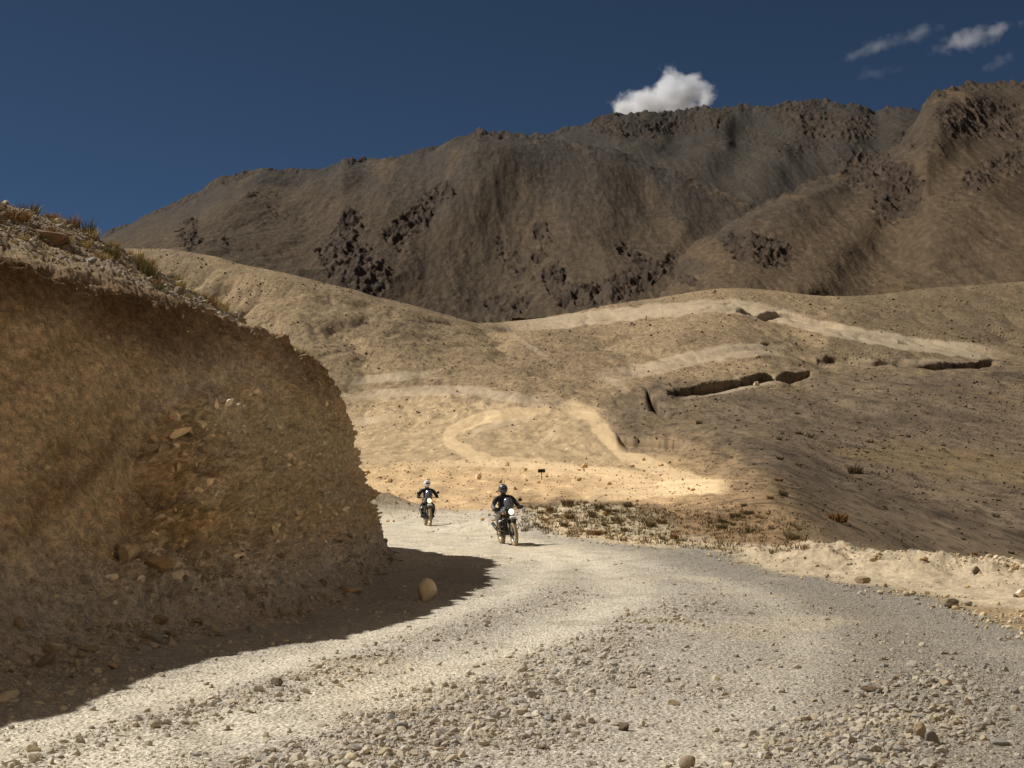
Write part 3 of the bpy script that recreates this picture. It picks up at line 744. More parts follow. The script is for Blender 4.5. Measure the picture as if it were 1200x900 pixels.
disp += craggy * (.30 - .24 * sstep(310, 390, bpx)) * (saw - .45) * (.35 + .65 * stream)
disp += craggy * (.36 * (r1 - .35) * (.4 + .6 * stream) + .19 * (r2 - .35) + .24 * fb + .12 * fine + .26 * (idr - .45) * stream + .11 * (idr2 - .5) + .035 * (idr3 - .5) - .09 * crack2 * stream)
pits = sstep(.22, .34, fbm3(x * 2.1, a_ * 1.6, b_ * 3.2, 4, 18)) 
disp -= craggy * .5 * pits + craggy * .2 * sstep(.25, .42, fbm3(x * 5.5, a_ * 4, b_ * 8, 3, 19))
disp -= craggy * .20 * sstep(.13, .0, f2 - f1) * (.3 + .7 * stream)
rim = np.exp(-((bpx - bl_ - 42) / 46) ** 2) * sstep(420, 500, bqy) * face
disp += rim * craggy * (.16 + .5 * (idr - .4) + .2 * fb - .25 * crack)
disp += face * (1 - craggy) * (.12 * fbm3(x * 3, y * 3, z * 2.4, 6, 21, .66) + .05 * fbm3(x * 12, y * 12, z * 12, 4, 26, .65) + .025 * (idr3 - .5))
# runnels down the soft face
disp += face * .05 * fbm3(x * 2.5, y * 2.5, z * .35, 3, 22)
disp += talus * (.12 * fbm3(x * 1.6, y * 1.6, z * 1.6, 5, 23, .6) + .06 * fbm3(x * 12, y * 12, z * 12, 4, 28, .65) + .025 * (idr2 - .5) + .02 * (idr3 - .5))
disp += top * (.10 * fbm3(x * 1.1, y * 1.1, z * 1.1, 4, 24) + .05 * (idr3 - .4))
lipz = np.exp(-((vB - 6.05) / .35) ** 2)
disp += lipz * (.16 * fbm3(x * 1.6, y * 1.6, z * 1.2, 4, 25) + .05)
B2 = B + NB * disp[..., None]
bpx, bqy = proj(B2[..., 0], B2[..., 1], B2[..., 2])
x, y, z = B2[..., 0], B2[..., 1], B2[..., 2]
bc = np.empty(B.shape, np.float32); bc[:] = lin(204, 176, 134)
def mixb(m, c):
    global bc
    m = np.clip(m, 0, 1)[..., None]; bc = bc * (1 - m) + np.array(c, np.float32) * m
n3 = lambda s, o, k: fbm3(x * s, y * s, z * s, o, k)
e1 = y * .9 + z * .43; e2 = -y * .43 + z * .9
streak = fbm3(e1 * .16, e2 * 1.5, x * .3, 5, 30, .6)
mixb(sstep(.0, .35, n3(.5, 4, 31)) * .6, lin(222, 198, 158))
mixb(sstep(.05, .4, n3(.8, 4, 32)) * .5, lin(196, 148, 94))
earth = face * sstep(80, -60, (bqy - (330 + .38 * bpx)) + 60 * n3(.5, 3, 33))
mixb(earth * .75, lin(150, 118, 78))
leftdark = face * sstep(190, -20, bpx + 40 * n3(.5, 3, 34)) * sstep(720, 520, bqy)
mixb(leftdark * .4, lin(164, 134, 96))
mixb(face * (1 - craggy) * sstep(.0, .3, streak) * .85, lin(216, 186, 144)); mixb(face * (1 - craggy) * sstep(.0, .3, -streak) * .7, lin(140, 108, 72))
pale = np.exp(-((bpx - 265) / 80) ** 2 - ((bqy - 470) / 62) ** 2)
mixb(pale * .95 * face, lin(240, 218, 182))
mixb(sstep(.12, .4, n3(1.1, 5, 35)) * .5 * craggy, lin(180, 168, 150))
mixb(craggy * .4 * (idr2 > .75), lin(228, 206, 168)); mixb(craggy * .4 * (idr > .75), lin(210, 172, 118))
mixb(craggy * .45 * (idr < .2), lin(164, 138, 102)); mixb(craggy * .5 * pits, lin(130, 106, 78))
mixb(talus * .85 + .4 * sstep(600, 690, bqy) * face, lin(186, 172, 150))
mixb(top, lin(140, 118, 88)); mixb(top * sstep(-.15, .25, n3(.9, 4, 36)) * .7, lin(146, 126, 78)); mixb(top * (idr3 > .75) * .7, lin(160, 144, 122))
mixb(lipz * .4, lin(116, 92, 62))
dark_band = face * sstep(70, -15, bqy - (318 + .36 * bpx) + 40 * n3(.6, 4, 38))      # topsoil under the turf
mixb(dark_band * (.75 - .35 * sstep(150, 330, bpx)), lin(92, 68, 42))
mixb(face * .7 * sstep(230, 360, bpx + 50 * n3(.7, 3, 39)) * sstep(640, 560, bqy) * (1 - dark_band), lin(236, 212, 168))  # right half paler: grazing light put into the earth colour
mixb(face * .6 * sstep(.16, .32, n3(2.6, 5, 45)) * craggy, lin(112, 92, 68)); mixb(face * .5 * sstep(.16, .32, n3(1.3, 5, 49)) * craggy, lin(130, 108, 80)); mixb(face * .3 * sstep(.2, .4, n3(2.3, 5, 46)), lin(140, 114, 80))
bc *= (1 + (.30 * face * sstep(200, 310, bpx + 30 * n3(.7, 3, 50)) * (1 - .7 * dark_band))[..., None] * np.array([1.0, 1.0, 1.03], np.float32))  # painted light: lifts the right half once more
bc *= np.array([1.04, 1.06, 1.17], np.float32) * (1 + .18 * face * sstep(190, 300, bpx))[..., None]  # overall tint, plus the same painted brightness on the right
bc *= (1.06 + (.34 + .26 * craggy) * np.clip(1.6 * fbm3(x * 5, y * 5, z * 6, 6, 37, .7), -.9, 1) + .10 * (idr3 - .5) * 2 * (face + top))[..., None]
M_bank = mat_terrain('bank_earth', [(9.0, .25, 'v'), (16.0, .3, 'n'), (45.0, .3, 'n')], bump=1.0, bdist=.05)
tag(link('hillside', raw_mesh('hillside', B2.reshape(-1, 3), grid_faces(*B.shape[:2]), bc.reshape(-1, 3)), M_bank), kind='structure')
NB2 = normals(B2)
if NB2[150, 400, 0] < 0: NB2 = -NB2

def bank_at(px, py, vlo=0, vhi=11):
    """bank surface point seen at a photo pixel"""
    d = (bpx - px) ** 2 + (bqy - py) ** 2 + np.where((vB < vlo) | (vB > vhi), 1e9, 0)
    k = int(np.argmin(d)); r, c = divmod(k, d.shape[1])
    return B2[r, c], NB2[r, c], r, c

# ================================================================== STONES
def ico(sub):
    bm = bmesh.new(); bmesh.ops.create_icosphere(bm, subdivisions=sub, radius=1.0)
    V = np.array([v.co[:] for v in bm.verts]); Fc = np.array([[v.index for v in f.verts] for f in bm.faces]); bm.free()
    return V, Fc
IV1, IF1 = ico(2); IV0, IF0 = ico(1)
def stone_shape(V, seed, rough=.32, cuts=7, c0=.45, c1=.85):
    r = np.random.default_rng(seed); W = V.copy()
    for k in range(cuts):                       # planes that chop the pebble into facets
        n = r.normal(size=3); n /= np.linalg.norm(n); c = r.uniform(c0, c1)
        d = W @ n - c
        W = W - np.clip(d, 0, None)[:, None] * n * .92
    W += rough * .22 * np.stack([fbm3(W[:, 0] * 1.7 + seed, W[:, 1] * 1.7, W[:, 2] * 1.7, 2, seed + j) for j in range(3)], 1)
    return W
def rot_random(n, rng, tilt=.5):
    a = rng.uniform(0, 2 * math.pi, n); b = rng.normal(0, tilt, n); c = rng.normal(0, tilt, n)
    ca, sa, cb, sb, cc, sc_ = np.cos(a), np.sin(a), np.cos(b), np.sin(b), np.cos(c), np.sin(c)
    Rz = np.zeros((n, 3, 3)); Rz[:, 0, 0] = ca; Rz[:, 0, 1] = -sa; Rz[:, 1, 0] = sa; Rz[:, 1, 1] = ca; Rz[:, 2, 2] = 1
    Rx = np.zeros((n, 3, 3)); Rx[:, 0, 0] = 1; Rx[:, 1, 1] = cb; Rx[:, 1, 2] = -sb; Rx[:, 2, 1] = sb; Rx[:, 2, 2] = cb
    Ry = np.zeros((n, 3, 3)); Ry[:, 1, 1] = 1; Ry[:, 0, 0] = cc; Ry[:, 0, 2] = sc_; Ry[:, 2, 0] = -sc_; Ry[:, 2, 2] = cc
    return Rz @ Rx @ Ry
SH1 = [stone_shape(IV1, 40 + k) for k in range(10)]; SH0 = [stone_shape(IV0, 80 + k, cuts=5) for k in range(10)]
SHA = [stone_shape(IV1, 120 + k, .5, 12, .28, .62) for k in range(12)]
def stone_cloud(name, pos, size, cols, mat, rng, lod, flat=.62, sink=.25):
    Vs, Fs, Cs = [], [], []; base_i = 0
    SH, FF = (SHA, IF1) if lod == 2 else ((SH1, IF1) if lod else (SH0, IF0))
    kind = rng.integers(0, len(SH), len(pos))
    for k in range(len(SH)):
        m = kind == k; n = int(m.sum())
        if not n: continue
        sc_ = size[m][:, None] * np.stack([rng.uniform(.8, 1.45, n), rng.uniform(.65, 1.0, n), rng.uniform(.7, 1.1, n) * flat], 1)
        V = np.einsum('nij,nvj->nvi', rot_random(n, rng), SH[k][None] * sc_[:, None])
        V += pos[m][:, None]; V[..., 2] += (size[m] * flat * (1 - 2 * sink))[:, None]
        nvx = SH[k].shape[0]
        Fs.append((FF[None] + (np.arange(n) * nvx)[:, None, None] + base_i).reshape(-1, 3)); base_i += n * nvx
        Vs.append(V.reshape(-1, 3)); Cs.append(np.repeat(cols[m], nvx, 0))
    return link(name, raw_mesh(name, np.concatenate(Vs), np.concatenate(Fs), np.concatenate(Cs), smooth=False), mat)
M_stone = mat_terrain('stone', [(30.0, .18, 'n'), (110.0, .15, 'n')], bump=.3, bdist=.01, spec=.2, rough=.85)
def stone_cols(n, rng, c0=(168, 158, 141), spread=.16):
    pal = np.array([lin(*c0), lin(156, 148, 135), lin(180, 167, 142), lin(146, 142, 136), lin(190, 180, 162), lin(160, 140, 114)])
    k = rng.choice(len(pal), n, p=[.34, .2, .2, .12, .08, .06])
    return pal[k] * rng.uniform(1 - spread, 1 + spread, (n, 1))

# candidates spread evenly over the picture of the road, kept where the road is stony
from_px = lambda n, x0, x1, y0, y1, rng: (rng.uniform(x0, x1, n), rng.uniform(y0, y1, n))
def field(xs, ys, A):
    """value of a near-grid array at plan points"""
    w = (1 / Dn[0] - 1 / ys) / (1 / Dn[0] - 1 / np.interp(xs / ys, T, D0))
    r = np.clip(np.interp(w, w_near, np.arange(nR)), 0, nR - 1.001); c = np.clip(np.interp(xs / ys, T, np.arange(C_)), 0, C_ - 1.001)
    r0, c0 = r.astype(int), c.astype(int); fr, fc = r - r0, c - c0
    return (A[r0, c0] * (1 - fr) * (1 - fc) + A[r0 + 1, c0] * fr * (1 - fc) + A[r0, c0 + 1] * (1 - fr) * fc + A[r0 + 1, c0 + 1] * fr * fc)
rg = np.random.default_rng(5)
def scatter(n, y0, y1, x0=-80, x1=1290):
    px, py = from_px(n, x0, x1, y0, y1, rg)
    t, s = ts(px, py); D = -CAMZ / s
    return t * D, D
gx, gy = scatter(420000, 650, 1010)
st_ = field(gx, gy, stony); ln = field(gx, gy, lane); wd = field(gx, gy, wind)
clump = sstep(-.25, .35, fbm2(gx / .7, gy / .9, 3, 431))
keep = rg.uniform(size=len(gx)) < np.clip(st_ * (.25 + .75 * clump) + .02, 0, 1)
gx, gy, wd, st_ = gx[keep], gy[keep], wd[keep], st_[keep]
gs = .0036 * (rg.pareto(1.95, len(gx)) + 1) * (1 + .8 * wd + .2 * st_)
gs = np.clip(gs, .0035, .05) * rg.uniform(.8, 1.2, len(gx))
gs = np.maximum(gs, .0005 * gy * rg.uniform(.7, 1.2, len(gx)))
gz = field(gx, gy, Zall[:nR])
gp = np.stack([gx, gy, gz], 1)
gcol = .6 * stone_cols(len(gx), rg) + .42 * np.stack([field(gx, gy, base[:nR, :, j]) for j in range(3)], 1)
gcol = gcol * (1 - .12 * sstep(1.5, 4, gx))[:, None]
bigm = (gs / gy > .0038)
o = stone_cloud('gravel', gp, gs, gcol, M_stone, rg, False, .62, .36)
tag(o, 'loose pale grey gravel strewn over the dirt road', 'gravel', kind='stuff')
print('gravel', len(gx), bigm.sum())
# rubble at the foot of the bank, on its top slope and on the berm
rb_p, rb_s, rb_c = [], [], []
idx_t = np.argwhere((vB > .15) & (vB < 2.3) & (bpx > -60) & (bpx < 480))
pick = idx_t[rg.choice(len(idx_t), 9000)]
wgt = rg.uniform(size=9000) < (1.0 - .28 * vB[pick[:, 0], pick[:, 1]]) * sstep(-.3, .35, fbm3(*(B2[pick[:, 0], pick[:, 1]].T * .9), 3, 55))
pick = pick[wgt]
rb_p.append(B2[pick[:, 0], pick[:, 1]]); rb_s.append(np.clip(.013 * (rg.pareto(2.0, len(pick)) + 1), .012, .10)); rb_c.append(stone_cols(len(pick), rg, (140, 122, 98)) * .85)
lx, ly = scatter(9000, 690, 860, -60, 330)
lpx, lpy = proj(lx, ly, 0 * lx); k = lpy < 826 - .33 * lpx
k &= rg.uniform(size=len(lx)) < sstep(-.2, .3, fbm2(lx, ly, 3, 56)) * .8
rb_p.append(np.stack([lx, ly, field(lx, ly, Zall[:nR])], 1)[k]); rb_s.append(np.clip(.014 * (rg.pareto(2.2, k.sum()) + 1), .012, .09)); rb_c.append(stone_cols(k.sum(), rg) * .9)
o = stone_cloud('rubble', np.concatenate(rb_p), np.concatenate(rb_s), np.concatenate(rb_c), M_stone, rg, True)
tag(o, 'fallen rubble and chips along the foot of the cut bank', 'rubble', kind='stuff')
wC = np.clip(craggy * (.25 + .75 * sstep(-.25, .3, fbm3(x * .8, y * .8, z * .8, 3, 59))) * sstep(300, 430, bqy) + .12 * face, 0, 1)
ii = rg.integers(0, B2.shape[0], 150000), rg.integers(0, B2.shape[1], 150000)
kk_ = (rg.uniform(size=150000) < wC[ii] * .6) & (bpx[ii] > -40) & (bpx[ii] < 500)
ii = ii[0][kk_], ii[1][kk_]
es = np.clip(.013 * (rg.pareto(2.2, len(ii[0])) + 1), .012, .10) * (.55 + .45 * craggy[ii])
jj = np.argwhere((np.abs(bpx - bl_ - 34) < 42) & (bqy > 470) & (bqy < 700) & (vB < 6) & (vB > 1.5)); jj = jj[rg.choice(len(jj), 60)]
ii = np.concatenate([ii[0], jj[:, 0]]), np.concatenate([ii[1], jj[:, 1]]); es = np.concatenate([es, rg.uniform(.06, .17, len(jj))])
o = stone_cloud('conglomerate', B2[ii] - NB2[ii] * (es * (.15 + 3.0 * np.clip(es - .1, 0, .2)))[:, None] - np.array([0, 0, 1]) * (es * .5)[:, None], es, bc[ii] * rg.uniform(.7, 1.2, (len(es), 1)), M_stone, rg, 2, .9, .25)
tag(o, 'angular stones set in the broken face of the cut bank', 'conglomerate', kind='stuff'); print('embedded', len(es))
idx_t = np.argwhere((vB > 6.25) & (vB < 8.2) & (bpx > -80) & (bpx < 330))
pick = idx_t[rg.choice(len(idx_t), 5200)]; pick = pick[rg.uniform(size=len(pick)) < sstep(-.3, .3, fbm3(*(B2[pick[:, 0], pick[:, 1]].T * .8), 3, 58)) * .8]
o = stone_cloud('scree', B2[pick[:, 0], pick[:, 1]], np.clip(.017 * (rg.pareto(2.4, len(pick)) + 1), .016, .10), stone_cols(len(pick), rg, (130, 114, 94)) * .72, M_stone, rg, True)
tag(o, 'small grey scree covering the sloping top of the bank', 'scree', kind='stuff')
bx, by = scatter(40000, 600, 800, 560, 1290)
db_ = field(bx, by, db); of_ = field(bx, by, off)
k = (of_ > -.5) & (rg.uniform(size=len(bx)) < (.75 * gauss(db_, 1.0) + .5 * gauss(of_, .5) + .012) * (1 - .8 * sstep(40, 45, by)) * sstep(-.3, .3, fbm2(bx / 1.2, by / 1.2, 3, 57))) & (by < 55)
bs = np.maximum(np.clip(.014 * (rg.pareto(2.2, k.sum()) + 1), .012, .08), .0008 * by[k])
o = stone_cloud('debris', np.stack([bx, by, field(bx, by, Zall[:nR])], 1)[k], bs, stone_cols(k.sum(), rg, (186, 166, 134)) * np.array([1.0, .95, .85]), M_stone, rg, True, .8)
tag(o, 'stones and clods scattered along the sandy berm', 'debris', kind='stuff')

# named rocks ------------------------------------------------------
IV3, IF3 = ico(4)
def rock_mesh(name, seed, col, cuts=9, rough=.5, smooth=True):
    W = stone_shape(IV3, seed, rough, cuts)
    W += .05 * np.stack([fbm3(W[:, 0] * 4, W[:, 1] * 4 + seed, W[:, 2] * 4, 3, seed + j) for j in range(3)], 1)
    W -= (W.max(0) + W.min(0)) / 2; W /= (W.max(0) - W.min(0)) / 2
    c = np.array(lin(*col))[None] * (1 + .3 * fbm3(W[:, 0] * 2.5, W[:, 1] * 2.5, W[:, 2] * 2.5, 4, seed))[:, None]
    me = raw_mesh(name, W, IF3, c, smooth=smooth); me.materials.append(M_stone)
    return me
def rock(label, px, pyb, w, h, col, seed, depth=.8, name='rock', rz=0.0, cuts=9, cat='rock', at=None, sinkf=.12, rough=.5, tilt=0, group=None):
    """a rock whose foot is seen at (px, pyb), w x h photo pixels large"""
    if at is None: x_, y_, z_ = surf_at(px, pyb)
    else: x_, y_, z_ = at
    k = y_ / F
    o = link(name, rock_mesh(name, seed, col, cuts, rough))
    o.scale = (w * k / 2, w * k / 2 * depth, h * k / 2 * (1 + sinkf)); o.rotation_euler = (0, tilt, rz)
    o.location = (x_, y_ + w * k * .3 * depth, z_ + h * k / 2 * (1 - sinkf))
    return tag(o, label, cat, group)
rock('tan egg shaped boulder standing upright on the shaded road edge', 500, 705, 23, 27, (190, 172, 144), 921, rough=.3, cuts=10, depth=.95, cat='boulder', name='boulder')
rock('long flat pale rock lying at the foot of the bank', 410, 698, 27, 10, (176, 150, 118), 902, rz=.1)
rock('squat rounded rock beside the long flat one at the foot of the bank', 387, 696, 15, 12, (158, 132, 102), 903)
rock('dark flat rock on the rim of the smooth wheel track', 323, 804, 15, 9, (112, 100, 82), 904)
rock('small dark angular rock in the middle of the gravel foreground', 730, 857, 13, 9, (96, 84, 68), 905)
rock('long thin slab of stone lying on the right gravel', 1022, 812, 28, 8, (128, 112, 88), 906, depth=.6)
rock('upright brownish block among dark cobbles on the right of the road', 1078, 868, 14, 20, (156, 138, 112), 907)
rock('grey block leaning on the brownish upright block', 1092, 872, 16, 15, (110, 106, 102), 908)
rock('rounded brown rock at the bottom edge of the picture', 806, 903, 20, 16, (140, 124, 104), 909)
rock('rough brown rock on the right rim of the gravel road', 1115, 713, 18, 11, (112, 100, 82), 910)
rock('dull brown rock lying on the crest of the berm', 1144, 673, 10, 9, (116, 104, 88), 911)
rock('brown rock with a dark base at the inner foot of the berm', 1012, 684, 18, 8, (150, 132, 106), 912)
rock('smooth white rock where the berm meets the edge of the picture', 1197, 700, 12, 9, (226, 210, 180), 913)
rock('pale block lying on the orange bank behind the riders', 560, 562, 8, 7, (232, 208, 170), 914)
rock('lone pale boulder on the dark slope below the cut road', 886, 453, 7, 5, (206, 184, 150), 915)
rock('pale boulder on the hill shoulder above the cut road', 888, 420, 7, 4, (190, 164, 128), 916)
for k_, (px_, py_, w_, h_, lab) in enumerate([(152, 668, 26, 30, 'pale slab jutting out of the shaded cut bank'), (184, 676, 36, 24, 'broad brown slab wedged beside the pale one in the bank'), (205, 604, 24, 24, 'dark block above the slabs in the broken rock of the bank')]):
    p, n, _, _ = bank_at(px_, py_ - h_ / 2, 1, 6)
    kf = p[1] / F
    o = link('slab', rock_mesh('slab', 930 + k_, [(180, 156, 124), (150, 122, 88), (112, 96, 78)][k_], 10))
    o.scale = (w_ * kf * .5, w_ * kf * .55, h_ * kf * .5); o.rotation_euler = (.2, [.5, -.25, .3][k_], .4)
    o.location = p + n * .05; tag(o, lab, 'rock')
p, n, _, _ = bank_at(60, 283, 6.2, 8.4)
o = link('slab', rock_mesh('slab', 940, (128, 100, 78), 10, .3)); kf = p[1] / F
o.scale = (19 * kf, 14 * kf, 10 * kf); o.rotation_euler = (0, .38, .2); o.location = (p[0], p[1], p[2] + 5 * kf)
tag(o, 'rust brown slab of rock lying on the grassy top of the bank', 'rock')
# the largest loose cobbles of the road, each of its own
cob = [rock_mesh('cobble', 960 + k, [(168, 156, 138), (150, 140, 124), (186, 170, 140), (132, 128, 122), (160, 146, 120), (176, 160, 136)][k % 6], 8, .4) for k in range(12)]
cx, cy = scatter(6000, 780, 1000, 0, 1200)
k = rg.uniform(size=len(cx)) < (.03 * field(cx, cy, stony) + .16 * field(cx, cy, wind)) * (1 - field(cx, cy, lane))
cx, cy = cx[k][:200], cy[k][:200]; cz = field(cx, cy, Zall[:nR])
for i in range(len(cx)):
    s_ = float(np.clip(.019 * (rg.pareto(3) + 1), .017, .05))
    o = link('cobble', cob[i % 12]); o.scale = (s_ * rg.uniform(1, 1.5), s_ * rg.uniform(.8, 1.1), s_ * rg.uniform(.55, .9))
    o.rotation_euler = (rg.normal(0, .3), rg.normal(0, .3), rg.uniform(0, 6.28)); o.location = (cx[i], cy[i], cz[i] + s_ * .35)
    tag(o, 'fist sized cobble bedded in the gravel of the road', 'cobble', 'loose cobbles on the gravel road')

# ================================================================== DRY PLANTS
def blades(name, seed, n, h, spread, lean, wid, cols, curve=.4):
    r = np.random.default_rng(seed); V, Fs, C = [], [], []
    for i in range(n):
        a = r.uniform(0, 6.283); rad = spread * math.sqrt(r.uniform()); bx_, by_ = rad * math.cos(a), rad * math.sin(a)
        hh = h * r.uniform(.45, 1.1); le = lean * r.uniform(.2, 1.2); a2 = a + r.normal(0, .6)
        tx, ty = math.cos(a2), math.sin(a2); w = wid * r.uniform(.6, 1.3); sx, sy = -ty * w, tx * w
        a3 = r.uniform(0, 3.14); sx, sy = math.cos(a3) * w, math.sin(a3) * w
        p0 = (bx_, by_, -.02 * h); p1 = (bx_ + tx * le * .35 * hh, by_ + ty * le * .35 * hh, hh * .55); p2 = (bx_ + tx * le * hh, by_ + ty * le * hh, hh * (1 - .25 * le))
        b = len(V)
        V += [(p0[0] - sx, p0[1] - sy, p0[2]), (p0[0] + sx, p0[1] + sy, p0[2]), (p1[0] + sx * .8, p1[1] + sy * .8, p1[2]), (p1[0] - sx * .8, p1[1] - sy * .8, p1[2]), (p2[0] + sx * .15, p2[1] + sy * .15, p2[2]), (p2[0] - sx * .15, p2[1] - sy * .15, p2[2])]
        Fs += [(b, b + 1, b + 2, b + 3), (b + 3, b + 2, b + 4, b + 5)]
        c = np.array(cols[r.integers(len(cols))]) * r.uniform(.75, 1.2); C += [c * .8, c * .8, c, c, c * 1.1, c * 1.1]
    me = raw_mesh(name, np.array(V), np.array(Fs), np.array(C), smooth=False); me.materials.append(M_grass)
    return me
M_grass = mat_terrain('dry_grass', [(20.0, .15, 'n')], bump=0, rough=.8, spec=.15)
Gd = [lin(186, 164, 112), lin(166, 146, 98), lin(202, 182, 132), lin(136, 120, 78)]
Gg = [lin(104, 98, 58), lin(120, 110, 66), lin(90, 86, 54), lin(140, 124, 82)]
Gr = [lin(140, 100, 62), lin(120, 90, 60), lin(150, 120, 74)]
Gs = [lin(116, 102, 76), lin(132, 116, 86), lin(100, 90, 66), lin(150, 132, 98)]
tuft_m = [blades('grass_tuft', 1000 + k, 170, 1.0, .42, .55, .016, [Gd, Gd, Gg, Gr, Gd, Gg][k]) for k in range(6)]
shrub_m = [blades('shrub', 1100 + k, 190, .75, .55, .75, .03, [Gs, Gs, Gr, Gs][k]) for k in range(4)]
# tufts along the crest and over the top slope of the bank
idx_c = np.argwhere((vB > 7.2) & (vB < 8.6) & (bpx > -40) & (bpx < 395)); idx_s = np.argwhere((vB > 6.1) & (vB < 7.4) & (bpx > -40) & (bpx < 395))
lab = ['dry straw coloured grass tuft on the top of the cut bank', 'dry straw coloured grass tuft on the top of the cut bank', 'dull green grass tuft on the top of the cut bank', 'rusty brown dead tuft on the top of the cut bank', 'dry straw coloured grass tuft on the top of the cut bank', 'dull green grass tuft on the top of the cut bank']
for i in range(175):
    ix = idx_c if i < 120 else idx_s
    r_, c_ = ix[rg.integers(len(ix))]
    k = int(rg.integers(6)); p = B2[r_, c_]
    s_ = rg.uniform(.10, .27) * (1 if bpx[r_, c_] < 260 else .75)
    o = link('grass_tuft', tuft_m[k]); o.location = p - np.array([0, 0, .01]); o.scale = (s_ * rg.uniform(.9, 1.4), s_ * rg.uniform(.9, 1.4), s_ * rg.uniform(.7, 1.15)); o.rotation_euler = (0, rg.uniform(.0, .3), rg.uniform(0, 6.28))
    tag(o, lab[k], 'grass tuft', {2: 'green tufts on the bank top', 5: 'green tufts on the bank top', 3: 'rusty tufts on the bank top'}.get(k, 'straw tufts on the bank top'))
# scrub on the mound and on the right slope
def put_shrub(px, py, s_, k, label, group):
    x_, y_, z_ = surf_at(px, py, 24)
    o = link('shrub', shrub_m[k]); o.location = (x_, y_, z_ - .03 * s_); o.scale = (s_ * rg.uniform(.8, 1.1), s_ * rg.uniform(.8, 1.1), s_ * rg.uniform(.8, 1.2)); o.rotation_euler = (0, 0, rg.uniform(0, 6.28))
    tag(o, label, 'shrub', group)
n_ = 0
while n_ < 32:
    px_, py_ = rg.uniform(618, 950), rg.uniform(588, 648)
    if py_ > 624 + (px_ - 640) * .10 or py_ < 590 + max(0, (px_ - 860) * .35): continue
    if px_ > 770 and rg.uniform() < .25: continue
    put_shrub(px_, py_, rg.uniform(.14, .34), int(rg.integers(4)), 'low brown scrub clump on the mound beyond the road edge', 'scrub clumps on the mound'); n_ += 1
n_ = 0
while n_ < 100:
    px_, py_ = rg.uniform(760, 1200), rg.uniform(440, 652)
    if py_ < 470 - (px_ - 800) * .06 or py_ > 560 + (px_ - 800) * .28 or (px_ < 860 and py_ > 520): continue
    put_shrub(px_, py_, min(.5, .15 * (rg.pareto(2.2) + 1)) * (1.5 if py_ < 540 else .9), int(rg.integers(4)), 'low dark dry shrub on the stony slope right of the valley', 'dry shrubs on the right slope'); n_ += 1
put_shrub(1003, 556, 1.15, 0, 'largest dark bush on the slope, high up beside nothing else of its size', None)
put_shrub(981, 612, .75, 2, 'rust brown bush at the lower margin of the slope above the berm', None)
put_shrub(918, 582, .55, 1, 'black green bush on the border between scrub mound and dark slope', None)
put_shrub(896, 405, 2.2, 0, 'dark bush on top of the hill above the pale road cut', None)

# small stones, clods and dead tufts over the valley floor and the hillsides
def hill_stones(n, x0, x1, y0, y1, smin, dens, colf, name, label, rngs):
    """candidates even over the picture; positions looked up on the built ground"""
    px_ = rngs.uniform(x0, x1, n); py_ = rngs.uniform(y0, y1, n)
    t_, _s = ts(px_, py_)
    ci = np.clip(np.searchsorted(T, t_), 0, C_ - 1)
    PYm = np.minimum.accumulate(PYF[60:nR + len(v_mid)], axis=0)
    rr_ = np.zeros(n, int)
    for c in np.unique(ci):
        m = ci == c
        rr_[m] = np.searchsorted(-PYm[:, c], -py_[m])
    ok = (rr_ > 0) & (rr_ < PYm.shape[0] - 2)
    rr_, ci, px_, py_ = rr_[ok] + 60, ci[ok], px_[ok], py_[ok]
    global TM
    TM = 1 - .9 * track_m[rr_, ci]; d = dens(px_, py_, X[rr_, ci], Y[rr_, ci]); k = (rngs.uniform(size=len(d)) < d) & (Y[rr_, ci] > 40)
    rr_, ci = rr_[k], ci[k]
    P_ = np.stack([X[rr_, ci], Y[rr_, ci], Zall[rr_, ci]], 1) + 0
    s_ = smin * P_[:, 1] / F * (rngs.pareto(2.6, len(P_)) + 1); s_ = np.minimum(s_, smin * 7 * P_[:, 1] / F)
    o = stone_cloud(name, P_, s_, colf(len(P_), rngs, base[rr_, ci]), M_stone, rngs, False, flat=.8)
    tag(o, label, name, kind='stuff'); print(name, len(P_))
r9 = np.random.default_rng(77)
def dens1(px, py, x_, y_):
    sand = sstep(70, 20, np.abs(py - 555)) * sstep(860, 780, px) * .7 + .35 * np.exp(-((px - 620) / 120) ** 2 - ((py - 510) / 40) ** 2)
    cl = sstep(-.2, .35, fbm2(x_ / 14, y_ / 50, 3, 88))
    return np.clip((.2 + .8 * cl) * (1 - sand), .03, 1) * np.where((px > 740) & (py > 455 - (px - 740) * .15), 1.0, .6) * TM
hill_stones(190000, -20, 1220, 292, 655, .30, dens1, lambda n, r, b: b * r.uniform(.3, 1.35, (n, 1)), 'stones', 'small dark stones and dead tufts dotted over the valley slopes', r9)
hill_stones(2500, 400, 830, 540, 612, .6, lambda px, py, x_, y_: np.full(px.shape, .8), lambda n, r, b: np.tile(lin(196, 164, 118), (n, 1)) * r.uniform(.6, 1.25, (n, 1)), 'clods', 'sandy clods and stones on the orange embankment behind the riders', r9)
